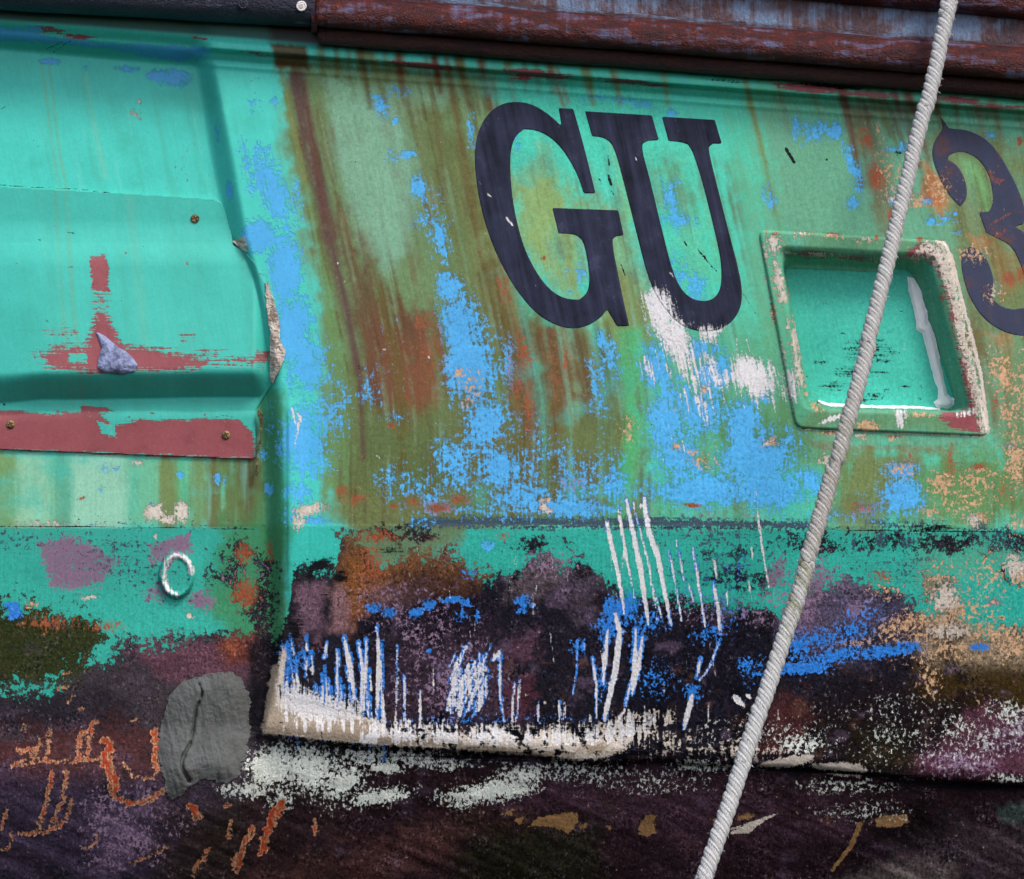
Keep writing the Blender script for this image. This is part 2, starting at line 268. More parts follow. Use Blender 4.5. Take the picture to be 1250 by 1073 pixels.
for a in ((245, 735, 22, 16, 0, .8), (190, 720, 18, 18, 0, .35), (300, 700, 30, 20, 0, -.1), (950, 700, 16, 26, 10, .7), (1000, 705, 40, 26, 0, .35), (1045, 745, 16, 12, 0, .8), (880, 640, 60, 20, 0, .0), (975, 730, 50, 30, 0, .3), (1215, 735, 15, 8, 0, .5), (880, 745, 60, 20, 0, .1), (670, 690, 30, 20, 0, .1), (1225, 900, 50, 30, -10, .3), (1170, 930, 60, 20, 0, .25), (150, 1010, 60, 50, 0, .1), (490, 740, 60, 26, 0, .1), (540, 820, 60, 60, 0, .05)):
    L['mauve'].blob(*a)
# pink primer on the cover plate and along the lip
L['pink'].poly([(-100, 505), (0, 502), (60, 504), (95, 503), (125, 506), (135, 520), (170, 512), (220, 512), (290, 512), (308, 520), (312, 561), (0, 549), (-100, 545)], 7, .9)
L['pink'].cut([(118, 514), (140, 520), (142, 534), (125, 530)], 4).cut([(285, 508), (312, 508), (312, 530)], 5)
L['pink'].poly([(98, 494), (130, 498), (140, 502), (98, 506)], 3, .8)
L['pink'].poly([(110, 313), (128, 311), (133, 325), (132, 350), (136, 358), (112, 354)], 5, .8)
L['pink'].poly([(118, 380), (130, 382), (140, 400), (150, 420), (200, 428), (260, 440), (245, 452), (190, 452), (120, 455), (60, 450), (50, 436), (70, 425), (105, 420)], 12, .8)
for a in ((122, 370, 12, 18, 0, .1), (90, 435, 50, 18, 0, .25), (240, 440, 60, 14, 0, .1), (320, 437, 18, 10, 0, .4), (305, 440, 40, 10, 0, .05), (75, 405, 22, 8, 0, .0), (230, 412, 16, 8, 0, .0), (66, 437, 12, 12, 0, .5)):
    L['pink'].blob(*a)
L['pink'].cut([(84, 432), (104, 430), (106, 444), (84, 442)], 6)
for a in ((60, 37, 26, 5, 8, .7), (95, 45, 22, 4, 6, .6), (245, 47, 14, 2.5, 6, .3), (315, 66, 22, 3, 8, .4), (515, 80, 60, 5, 6, .7), (655, 90, 50, 6, 5, .9), (640, 92, 20, 8, 5, .8), (770, 100, 55, 4, 5, .8), (985, 108, 50, 6, 5, .9), (1060, 115, 60, 4, 5, .7), (1170, 122, 40, 5, 5, .8), (1220, 130, 40, 4, 5, .5), (1000, 104, 60, 3, 5, .5)):
    L['pink'].blob(*a)
for p in ((19, 322), (21, 467), (65, 277), (153, 308), (228, 322), (318, 335), (310, 318), (186, 505), (250, 506)): L['pink'].blob(p[0], p[1], 3, 2, 10, .5)
# blue undercoat showing through
bl = L['blue']
bl.poly([(-100, 30), (25, 32), (45, 42), (130, 52), (250, 56), (258, 66), (220, 76), (190, 72), (130, 60), (40, 52), (-100, 44)], 6, .8)
for a in ((40, 36, 20, 6, 8, .7), (63, 75, 17, 4.5, 3, .8), (104, 84, 7, 5, 0, .3), (155, 84, 20, 5, 4, .5), (192, 92, 16, 9, 0, .9), (212, 95, 22, 14, 10, .9), (215, 66, 35, 9, 8, .7), (270, 75, 14, 5, 0, -.2),
          (300, 200, 10, 30, -10, .3), (310, 130, 12, 16, 0, .05), (335, 125, 6, 12, 0, .4), (320, 215, 26, 40, -14, .55), (335, 240, 22, 46, -10, .7), (318, 290, 26, 30, 0, .9), (280, 232, 6, 14, 0, .4), (265, 165, 5, 20, 0, .2), (345, 330, 30, 60, -6, .9), (355, 400, 36, 60, 0, .8), (375, 450, 30, 60, 0, .55), (372, 540, 40, 60, 0, .7), (400, 500, 30, 60, 0, .25), (368, 600, 24, 20, 0, .35), (360, 250, 14, 30, 0, .0),
          (465, 125, 14, 22, -20, .45), (478, 112, 26, 8, 0, .1), (482, 148, 6, 6, 0, .6), (498, 188, 12, 9, 0, .7), (510, 228, 13, 20, -12, .75), (480, 190, 12, 12, 0, .0), (538, 290, 9, 40, -12, .6), (525, 270, 26, 50, -12, .0), (548, 350, 20, 24, 0, .8), (562, 400, 34, 50, -12, .9), (575, 450, 40, 60, -8, .95), (590, 520, 34, 60, 0, .6), (610, 570, 40, 40, 0, .7), (560, 570, 40, 50, 0, .25), (520, 600, 60, 40, 0, .15), (620, 440, 16, 50, -12, .3), (450, 480, 16, 30, -10, .05), (480, 510, 20, 12, 0, .1),
          (640, 605, 60, 30, 0, .5), (700, 590, 60, 40, 0, .3), (730, 480, 18, 60, -6, .25), (745, 440, 14, 40, -10, .4), (735, 415, 12, 14, 0, .5), (700, 620, 80, 16, 0, .8), (560, 622, 80, 12, 0, .3), (750, 590, 20, 40, 0, .5), (640, 560, 50, 60, 0, .05), (480, 440, 60, 60, 0, -.3),
          (800, 450, 22, 40, -10, .85), (870, 455, 34, 28, 0, .95), (850, 430, 40, 26, 0, .5), (815, 520, 30, 80, 0, .55), (850, 500, 60, 60, 0, .45), (905, 520, 30, 50, 0, .75), (920, 560, 60, 50, 0, .9), (860, 600, 90, 26, 0, .9), (940, 600, 60, 30, 0, .95), (830, 560, 40, 60, 0, .5), (990, 585, 30, 20, 0, .4), (945, 545, 50, 30, 0, .3), (930, 480, 20, 20, 0, .3), (810, 420, 22, 40, -8, .2),
          (1100, 575, 30, 16, 0, .8), (1100, 605, 36, 30, 0, .9), (1070, 620, 40, 18, 0, .25), (1235, 545, 12, 8, 0, .5), (1000, 630, 60, 12, 0, .1),
          (820, 250, 12, 40, -14, .4), (826, 268, 28, 12, 5, .6), (822, 225, 12, 12, 0, .2), (830, 330, 20, 26, 0, .2), (850, 350, 16, 24, 0, .3), (785, 128, 14, 8, 0, .4), (765, 120, 20, 6, 0, .2), (820, 138, 8, 5, 0, .4), (720, 120, 40, 8, 0, -.1), (632, 178, 8, 12, 0, .2), (640, 320, 16, 20, 0, .0), (935, 235, 8, 14, 0, .3), (942, 245, 8, 16, 0, .4), (710, 335, 10, 16, 0, .2), (575, 160, 6, 30, 0, .1), (695, 350, 20, 20, 0, .05),
          (1020, 160, 14, 14, 10, .9), (975, 155, 22, 22, 0, .15), (1000, 160, 30, 16, 0, .3), (1040, 200, 8, 40, -20, .55), (1042, 248, 14, 14, 0, .7), (1048, 225, 12, 30, 0, .3), (1090, 245, 7, 12, 0, .7), (1135, 270, 10, 8, 0, .6), (1165, 262, 6, 4, 0, .4), (1155, 268, 16, 8, 0, .2), (1130, 245, 10, 6, 0, .6), (1090, 182, 20, 6, 0, .4), (1104, 180, 12, 8, 0, .5), (1210, 165, 10, 8, 0, .2), (1168, 283, 8, 5, 0, .2),
          (220, 580, 6, 5, 0, .7), (268, 585, 10, 9, 0, .5), (135, 572, 18, 8, 0, .2), (124, 597, 5, 6, 0, .4), (185, 617, 4, 5, 0, .5), (328, 598, 8, 12, 0, .7), (322, 555, 6, 8, 0, .4), (330, 520, 8, 26, 0, .1), (113, 642, 5, 3, 0, .7), (385, 636, 20, 8, 0, .6), (592, 665, 14, 8, -30, .6), (370, 630, 30, 12, 0, .3)):
    bl.blob(*a)
bl.cut([(352, 648), (1400, 652), (1400, 1200), (352, 1200)], 5)
bl.poly([(586, 658), (606, 662), (596, 676), (588, 672)], 5, .6)
# loose rust, peach filler, cream gelcoat, dark specks
rs = L['rust']
for a in ((455, 690, 22, 40, 0, .3), (460, 655, 30, 12, 0, .5), (300, 725, 24, 26, 0, .6), (298, 675, 16, 18, 0, .6), (330, 675, 6, 20, 0, .4), (420, 600, 14, 10, 0, .4), (435, 610, 20, 12, 0, .3), (480, 618, 8, 6, 0, .6), (505, 612, 16, 12, 0, .3), (535, 620, 26, 10, 0, .5), (560, 610, 18, 10, 0, .4), (478, 520, 8, 6, 0, .7), (520, 395, 20, 18, 0, .3), (530, 430, 20, 40, 0, .1), (640, 430, 16, 40, -10, .35), (630, 470, 14, 60, -6, .25), (645, 500, 10, 50, 0, .35), (680, 460, 14, 60, -10, .1), (690, 440, 8, 30, 0, .3), (615, 350, 12, 40, -14, .3), (663, 315, 5, 4, 0, .7), (845, 617, 16, 4, 5, .9), (1058, 170, 10, 22, -20, .5), (1070, 215, 14, 26, -15, .8), (1088, 262, 8, 14, 0, .5), (1150, 230, 16, 26, 0, .1), (1245, 172, 6, 8, 0, .8), (1232, 340, 16, 14, 0, .6), (1250, 335, 14, 16, 0, .5), (1216, 218, 16, 8, 30, .3), (1225, 265, 30, 3, -30, .3), (1215, 290, 30, 4, -35, .2), (1195, 570, 14, 8, 0, .6), (1160, 570, 12, 40, 0, .35), (1050, 620, 30, 14, 0, .2), (1110, 560, 14, 12, 0, .3), (1230, 600, 20, 30, 0, .15), (1215, 490, 8, 30, 0, .3), (100, 608, 9, 3, -20, .5), (280, 790, 20, 16, 0, .3), (380, 790, 16, 8, 0, .1), (1075, 705, 20, 14, 0, .25), (1110, 760, 40, 16, 0, .2), (1000, 175, 60, 30, 0, -.5), (130, 765, 30, 10, 0, .3), (60, 760, 40, 14, 0, .3), (700, 590, 20, 16, 0, .05), (615, 655, 14, 6, 0, .2)):
    rs.blob(*a)
pe = L['peach']
for a in ((560, 455, 7, 9, 0, .45), (575, 470, 16, 22, 0, .1), (570, 490, 9, 10, 0, .3), (825, 545, 8, 6, 0, .7), (855, 560, 26, 12, 20, .3), (768, 522, 14, 18, 0, .2), (942, 540, 12, 9, 0, .4), (860, 475, 8, 8, 0, .5), (1085, 210, 16, 40, -24, .15), (1074, 160, 4, 18, -20, .4), (1100, 245, 30, 12, 20, .35), (1120, 245, 16, 14, 0, .5), (1145, 230, 16, 26, -30, .35), (1100, 572, 20, 14, 0, .3), (1150, 590, 22, 18, 0, .6), (1190, 585, 40, 20, 0, .3), (1180, 610, 40, 30, 0, .15), (1195, 632, 16, 12, 0, .7), (1240, 560, 20, 50, 0, .55), (1250, 480, 20, 60, 0, .3), (1225, 460, 20, 40, -10, .5), (1232, 505, 18, 26, 0, .4), (1213, 445, 12, 26, 0, .35), (1242, 640, 12, 20, 0, .3), (1245, 700, 18, 20, 0, .9), (1160, 735, 22, 26, 0, .8), (1110, 760, 50, 18, -10, .35), (1200, 770, 60, 14, 0, .5), (1080, 720, 24, 14, 0, .1), (1090, 765, 30, 14, -14, .4), (1040, 785, 60, 10, -8, .15), (1150, 765, 30, 14, 0, .6), (1215, 360, 18, 12, 0, .3), (1137, 625, 16, 12, 0, .4), (665, 610, 7, 6, 0, .5), (38, 738, 18, 5, 0, .3), (1160, 790, 80, 16, 0, .2), (1240, 790, 40, 12, 0, .4), (765, 515, 12, 10, 0, .0), (1205, 860, 16, 10, 0, -.1), (1135, 830, 16, 30, 0, .15), (120, 640, 20, 3, 0, .1), (800, 500, 70, 60, 0, -.45), (1180, 250, 50, 60, 0, -.35), (1190, 310, 26, 14, 0, .25)):
    pe.blob(*a)
for a in ((1180, 745, 50, 40, 0, .12), (1230, 780, 40, 26, 0, .3), (1120, 780, 60, 26, -10, .15), (1210, 700, 40, 30, 0, .05), (1150, 710, 30, 30, 0, .2)): pe.blob(*a)
cr = L['cream']
for a in ((190, 625, 16, 13, 0, .8), (222, 625, 11, 16, -10, .9), (205, 634, 20, 8, 0, .5), (378, 622, 24, 9, -12, .8), (365, 636, 9, 14, 0, .6), (663, 620, 7, 7, 0, .6), (670, 624, 6, 5, 0, .3), (1240, 690, 18, 18, 0, .55), (1155, 730, 22, 22, 0, .5), (1190, 635, 14, 10, 0, .4), (935, 542, 8, 7, 0, .3), (1212, 355, 9, 14, 30, .1), (168, 565, 12, 5, 0, .4), (105, 730, 8, 5, 0, .4), (232, 752, 6, 4, 0, .6), (112, 728, 10, 4, 0, .3), (1095, 240, 24, 12, 0, .2), (165, 140, 10, 8, 0, -.05), (170, 124, 4, 4, 0, .4), (220, 200, 40, 46, 0, -.42), (60, 640, 40, 5, 0, .1), (190, 655, 4, 4, 0, .5), (1010, 560, 14, 10, 0, .1), (1160, 770, 30, 12, 0, .3)):
    cr.blob(*a)
# cream laminate along the step
step = [(318, 893), (400, 903), (470, 910), (560, 914), (650, 918), (720, 926), (790, 910)]
cr.poly([(345, 790), (350, 800), (342, 850), (352, 872), (430, 890), (470, 893), (560, 897), (640, 895), (700, 890), (740, 900), (800, 872), (800, 895), (760, 918), (730, 928), (700, 930), (650, 922), (560, 916), (470, 910), (400, 904), (320, 894), (328, 860), (338, 820)], 8, .95)
cr.poly([(330, 860), (345, 850), (470, 880), (470, 905), (320, 893)], 8, 1.0)
cr.blob(725, 914, 32, 13, 0, 1.0).poly([(470, 898), (520, 890), (600, 887), (700, 884), (745, 880), (800, 868), (800, 885), (740, 915), (660, 918), (560, 912), (470, 906)], 12, .35).poly([(500, 896), (760, 888), (740, 908), (520, 908)], 8, .5)
cr.blob(640, 900, 160, 14, 1, .5).blob(820, 905, 60, 22, 0, .2).blob(900, 915, 60, 14, 4, .15).blob(815, 880, 12, 16, 10, .5)
brz = sm(PY, 872, 884) * sm(PX, 440, 490); cr.a -= brz * (1.3 * sm(fbm(PX, PY, 3.2, 26, 2, 2), .15, .6) * (1 - .7 * sm(PY, 898, 912)) + .8 * sm(fbm(PX, PY, 9, 7, 4, 3), .25, .7))
L['beige'].line([(326, 886), (400, 897), (470, 904), (560, 908)], 7, 4, 8).poly([(330, 862), (350, 866), (460, 882), (470, 906), (320, 895)], 7, 1).line([(560, 912), (700, 922)], 3, 3, 6, .3).line([(336, 815), (328, 880)], 4, 7, 6).blob(725, 914, 30, 11, 0, .5)
# whitish flakes below the step
for a in ((335, 935, 38, 30, 0, 1.0), (380, 940, 40, 34, 20, .8), (420, 955, 36, 20, -40, .8), (445, 925, 30, 16, -20, .3), (465, 972, 44, 11, -8, .9), (530, 930, 60, 8, 0, .3), (600, 965, 62, 15, -8, .9), (640, 945, 40, 14, -8, .35), (570, 975, 26, 12, 0, .4), (500, 925, 50, 10, 0, .25), (700, 940, 60, 14, 0, -.02), (860, 935, 40, 8, 0, .4), (300, 965, 30, 10, 0, .3), (345, 975, 18, 16, 0, .4), (800, 955, 60, 14, 0, -.15), (1030, 960, 60, 10, 0, -.12), (1100, 900, 120, 50, 0, -.32), (1170, 890, 26, 16, 0, .0), (975, 910, 26, 16, 0, .25), (1200, 900, 50, 26, 0, -.12), (1230, 950, 30, 5, 0, .3), (930, 900, 80, 26, 0, -.18), (1060, 990, 60, 14, 0, -.25), (1230, 870, 24, 14, 0, .0)):
    L['old'].blob(*a)
for a in ((470, 937, 22, 8, 0, .9), (545, 935, 16, 8, 0, .3)): L['old'].blob(*a)
# bright blue flecks in the dark coat
dp = L['deep']
for a in ((456, 742, 13, 8, 0, .8), (475, 748, 10, 9, 0, .8), (508, 748, 13, 9, -20, .8), (524, 738, 12, 10, 0, .8), (552, 732, 18, 6, -5, .9), (568, 735, 12, 7, 10, .8), (582, 752, 5, 12, 0, .6), (563, 752, 12, 10, 0, .3), (638, 733, 14, 10, 0, .7), (636, 744, 8, 8, 0, .5), (524, 795, 5, 5, 0, .7), (573, 700, 14, 12, 0, .15), (650, 740, 8, 7, 0, .3), (348, 795, 12, 16, 0, .5), (365, 800, 30, 20, 0, .2), (745, 745, 14, 24, 0, .75), (765, 742, 22, 30, 0, .6), (790, 760, 30, 22, 0, .3), (740, 765, 22, 24, 0, .4), (735, 830, 10, 30, 0, .3), (775, 810, 10, 40, 0, .5), (845, 845, 14, 16, 20, .6), (800, 830, 30, 30, 0, .1), (870, 770, 40, 14, -20, .25), (910, 812, 14, 14, 0, .5), (885, 740, 30, 40, 0, .0), (925, 820, 26, 22, 0, .1), (980, 815, 50, 13, -4, .8), (1020, 800, 50, 14, -12, .6), (1080, 795, 60, 12, -8, .6), (975, 790, 30, 22, 0, .45), (1000, 780, 60, 20, 0, .3), (1110, 790, 26, 10, 0, .5), (1195, 790, 18, 8, 0, .6), (1055, 750, 50, 20, 0, .1), (18, 748, 14, 12, 0, 1), (14, 738, 16, 6, 0, .8), (855, 720, 60, 60, 0, -.15), (705, 790, 14, 12, 0, .3), (600, 880, 200, 8, 0, .0), (898, 690, 40, 30, 0, -.1), (540, 820, 20, 14, 0, -.1), (1040, 770, 40, 22, 0, .25)):
    dp.blob(*a)
# scratches
wh = L['white']
def scr(ox, oy, pts, r, r1=None, halo=2.2): wh.line(C(ox, oy, *pts), r * 1.25, (r1 or r) * 1.25, 1.8, .9, lambda k: .3 + .7 * np.sin(np.pi * np.clip(k, .03, .97)) ** .6); dp.line(C(ox, oy, *pts), r + halo, (r1 or r) + halo * .5, 2.8, .55) if halo else None
for pts, r, h in (([(440, 240), (455, 320), (480, 420), (495, 500), (505, 590)], 2.6, .5), ([(485, 195), (500, 290), (520, 400), (545, 530)], 1.8, .3), ([(515, 155), (540, 280), (570, 430), (585, 540), (600, 630)], 3, .5),
                  ([(540, 165), (565, 270), (600, 400), (615, 500), (635, 620)], 1.1, .5), ([(582, 150), (600, 280), (635, 370), (655, 480), (685, 635)], 3.2, .5), ([(678, 355), (700, 470), (725, 620)], 1.2, 1), ([(705, 310), (730, 440), (755, 590)], .8, .8),
                  ([(768, 340), (790, 470), (815, 640)], 1.4, 1), ([(845, 380), (862, 460)], 1.4, 0), ([(845, 470), (862, 560), (872, 670)], 1.8, 1), ([(870, 690), (830, 800), (790, 850)], 1, 1.6), ([(1008, 160), (1025, 290), (1045, 410), (1060, 505)], 1.2, 0),
                  ([(980, 460), (992, 535)], .9, 0), ([(990, 335), (1000, 390)], .9, 0), ([(470, 590), (490, 660), (475, 800), (440, 950), (430, 1000)], 3.4, 1.4), ([(445, 650), (432, 760), (425, 860)], 2.4, 2.2), ([(550, 650), (545, 800), (510, 940)], 2.0, 2.4), ([(575, 680), (560, 800), (535, 900)], 2.0, 2.4),
                  ([(385, 760), (400, 860), (400, 990)], 1.5, 1.6), ([(330, 690), (325, 800), (310, 900)], .3, 1.6), ([(355, 690), (350, 740)], .2, 1.8), ([(85, 860), (80, 1000)], 1, .5), ([(108, 840), (95, 1000)], 1, .5), ([(178, 930), (178, 1000)], 1, 1), ([(258, 925), (262, 990)], 1.4, 1), ([(280, 920), (280, 990)], 1, .5), ([(5, 765), (35, 730)], 2.4, .8),
                  ([(800, 760), (780, 840)], 1.4, 2), ([(765, 900), (735, 1030)], 3, 1.2), ([(925, 905), (960, 940)], 3.8, 0), ([(975, 900), (990, 915)], 2.2, 0), ([(565, 185), (578, 170)], 2, 0), ([(480, 1000), (520, 940)], 1.2, 0), ([(1010, 120), (1010, 160)], .7, 0), ([(895, 500), (900, 560)], .9, 0), ([(750, 470), (775, 560)], .9, .8), ([(620, 500), (660, 640)], .7, 1)):
    scr(600, 560, pts, r, max(.5, r * .7), h)
for pts, r, h in (([(500, 640), (508, 780), (500, 1000)], 2.2, .6), ([(578, 710), (575, 1000)], .9, .9), ([(605, 830), (605, 1000)], 1.1, 1.6), ([(665, 880), (665, 1020)], 1.2, .5), ([(970, 740), (970, 900), (985, 1000)], 1.2, 2), ([(375, 680), (400, 800), (415, 920)], 2.6, 1.6), ([(350, 730), (350, 1000)], 1.2, 2), ([(430, 700), (445, 800), (440, 960)], 1.6, 2.4), ([(460, 690), (455, 900)], 1.4, 2), ([(300, 760), (310, 700)], 1.5, 2), ([(320, 900), (330, 1000)], 1, 1), ([(1025, 850), (1015, 1000)], 1, .6), ([(1045, 840), (1035, 1000)], 1, .6), ([(1115, 930), (1115, 1000)], .8, 1)):
    scr(300, 560, pts, r, r * .8, h)
for i in range(78):                            # brushed comb of scrapes over the step's left end
    x = 346 + 122 * random.random() ** 1.2; y0 = 776 + random.random() ** .6 * 92 + (x - 346) * .1; ln = 10 + random.random() ** 2.4 * 90
    y1 = min(893, y0 + ln); r = random.choice((.2, .3, .4, .6, .8, 1.3))
    wh.line([(x, y0), (x + random.uniform(-1, 4), y1)], r * .6, r * 1.4, 1.6); dp.line([(x, y0 - 6), (x + 1, y0 + ln * .7)], r + 1.6, r + 1.4, 2.6, .5)
wh.poly([(342, 838), (372, 842), (400, 852), (440, 862), (440, 876), (380, 878), (345, 866)], 16, .7)
for i in range(95):                            # slanted scribble
    y = random.uniform(812, 878); x = 548 + random.random() * 44 - (y - 800) * .05; ln = random.uniform(12, 32)
    wh.line([(x, y), (x + ln * .42, y - ln)], random.uniform(.4, 1.3), .4, 1.5); dp.line([(x, y), (x + ln * .4, y - ln)], 2.0, 1.6, 3, .35)
for i in range(190):                            # tufts standing up from the step
    x = random.uniform(440, 800); y = 908 - random.random() * 12 - max(0, (x - 740) * .3); ln = random.uniform(6, 24)
    wh.line([(x, y), (x + random.uniform(-2, 3), y - ln)], random.uniform(1.2, 2.6), .5, 2.4, .7)
for ox, pts in ((0, [(580, 100), (610, 72), (650, 75), (680, 110), (700, 180), (745, 200), (768, 300), (745, 395), (715, 370), (660, 290), (620, 230), (590, 150)]), (0, [(800, 228), (875, 222), (840, 278), (805, 255)]), (0, [(940, 320), (985, 330), (1060, 370), (1080, 450), (1010, 495), (960, 450), (905, 405)]),
                (0, [(805, 318), (845, 338), (855, 400), (830, 385)]), (0, [(582, 335), (608, 360), (625, 415), (600, 395)]), (0, [(830, 390), (920, 415), (900, 435), (840, 425)]), (0, [(1100, 388), (1112, 392), (1122, 485), (1110, 470)]), (0, [(1132, 388), (1150, 385), (1165, 450), (1155, 505), (1140, 470)])):
    wh.poly(C(600, 330, *pts), 14, .9)
for a, b in (((740, 390), (765, 470)), ((765, 300), (830, 600)), ((760, 400), (845, 680)), ((775, 480), (800, 560)), ((680, 390), (690, 430)), ((970, 260), (985, 310)), ((935, 260), (940, 320)), ((1070, 480), (1085, 545)), ((800, 480), (860, 690)), ((925, 400), (930, 450)), ((895, 380), (900, 430))):
    wh.line(C(600, 330, a, b), 1.2, .3, 1.8, .5)
for a, b, r in (((175, 620), (195, 690), 1.1), ((210, 650), (185, 770), 1.1), ((198, 640), (212, 670), 1.), ((500, 800), (512, 812), .8), ((380, 135), (383, 142), 1.2), ((352, 65), (356, 73), 1.2)):
    wh.line(C(300, 300, a, b), r, .6, 1.6)
for p in ((700, 425), (1070, 900), (1140, 930), (530, 395)): cr.blob(300 + p[0] / 3.125, (300 if p[1] < 600 else 560) + p[1] / 3.125, 2.5, 2.5, 0, .5)
for i in range(70):                            # stray hairlines over the dark coat
    x, y = random.uniform(470, 960), random.uniform(650, 870); ln = random.uniform(8, 50); sl = random.uniform(-.25, .2)
    (wh if random.random() < .5 else dp).line([(x, y), (x + ln * sl, y + ln)], random.uniform(.1, .6), .1, 1.5, .7)
for i in range(46):
    cx, cy = random.choice(((812, 400), (835, 440), (850, 470), (905, 455), (925, 465), (940, 450), (880, 440), (830, 500)))
    x, y = cx + random.gauss(0, 12), cy + random.gauss(0, 16); ln = random.uniform(10, 34); wh.line([(x, y), (x + ln * .22, y + ln)], random.uniform(.4, 1.4), .3, 1.6, .8)
# scratches through the G
for a, b, r in (((112, 445), (120, 460), .9), ((140, 488), (155, 500), 1), ((213, 580), (235, 608), 1.3), ((835, 787), (850, 805), .8), ((705, 352), (709, 362), .9)):
    wh.line(C(550, 80, a, b), r, r, 1.3)
# ring of the round cap
def ringfield(cx, cy, rx, ry, r0, r1): return [(cx + rx * k * math.cos(t), cy + ry * k * math.sin(t)) for k in (1,) for t in np.linspace(r0, r1, 12)]
wh.line(ringfield(217, 702, 17, 24, math.radians(90), math.radians(350)), 2.4, 2.6, 5, .16)
L['mauve'].line(ringfield(219, 700, 15, 22, math.radians(200), math.radians(350)), 2.5, 2.5, 4, .4)
# window frame edge wear
fr = lambda *p: C(850, 250, *p)
cr.poly(fr((880, 130), (945, 140), (975, 200), (1040, 480), (1105, 780), (1112, 870), (1090, 880), (1060, 760), (1010, 560), (960, 330), (900, 200), (830, 190)), 9, .38)
cr.line(fr((945, 142), (972, 190), (1030, 420), (1085, 640), (1112, 860)), 1.8, 2.2, 2)
cr.line(fr((1112, 860), (1085, 884), (900, 875), (720, 868)), 1.0, .8, 1.6)
L['pink'].poly(fr((850, 140), (930, 160), (1010, 420), (1070, 740), (1090, 860), (980, 860), (920, 810), (1040, 780), (1000, 560), (940, 300), (890, 215), (800, 190)), 9, .45)
L['pink'].poly(fr((930, 790), (1060, 790), (1080, 870), (980, 860)), 8, .8).blob(*fr((460, 190))[0], 26, 6, 4, .5).blob(*fr((620, 205))[0], 24, 5, 4, .35)
for a in ((295, 150, 11, 15), (315, 290, 7, 26), (330, 350, 8, 10), (375, 520, 5, 30), (390, 620, 6, 26), (400, 680, 6, 8)):
    p = fr((a[0], a[1]))[0]; cr.blob(p[0], p[1], a[2], a[3], -6, .6); pe.blob(p[0], p[1], a[2] * 1.5, a[3] * 1.2, -6, .55)
pe.blob(*fr((655, 845))[0], 18, 9, 0, .9).blob(*fr((460, 770))[0], 12, 6, 40, .6).blob(*fr((850, 800))[0], 30, 4, 2, .6).blob(*fr((420, 722))[0], 4, 4, 0, .8).blob(*fr((1050, 660))[0], 8, 30, -10, .5)
rs.blob(*fr((688, 125))[0], 4, 4, 0, .9).blob(*fr((300, 110))[0], 9, 4, 0, .7).blob(*fr((850, 130))[0], 6, 4, 0, .7).blob(*fr((975, 470))[0], 4, 30, -10, .2).blob(*fr((935, 350))[0], 4, 20, -10, .4)
cr.blob(*fr((470, 190))[0], 24, 4, 4, .3).blob(*fr((350, 182))[0], 12, 3, 4, .4).line(fr((255, 250), (330, 540), (375, 830)), .3, .8, 1.8, .3).line(fr((380, 835), (400, 856), (560, 862)), .9, .6, 1.6)
wh.poly(fr((470, 835), (500, 810), (560, 795), (545, 812), (500, 830)), 3, .9).poly(fr((760, 780), (800, 785), (790, 850), (770, 845)), 6, .3).poly(fr((990, 800), (1060, 775), (1050, 800), (1000, 810)), 5, .5)
for q in ((400, 108), (520, 116), (640, 130), (760, 138), (260, 180), (290, 400), (330, 560), (352, 700), (500, 868), (620, 878), (760, 884), (560, 196), (700, 205), (820, 205), (350, 470), (300, 230)):
    p = fr(q)[0]; v = q[0] < 400 and 150 < q[1] < 750; (cr if (q[0] + q[1]) % 3 else L['pink']).blob(p[0], p[1], 3.5 if v else 14, 16 if v else 3, -8 if v else 3, .3); pe.blob(p[0] + 2, p[1] + 2, 5 if v else 18, 18 if v else 5, -8 if v else 3, .2)
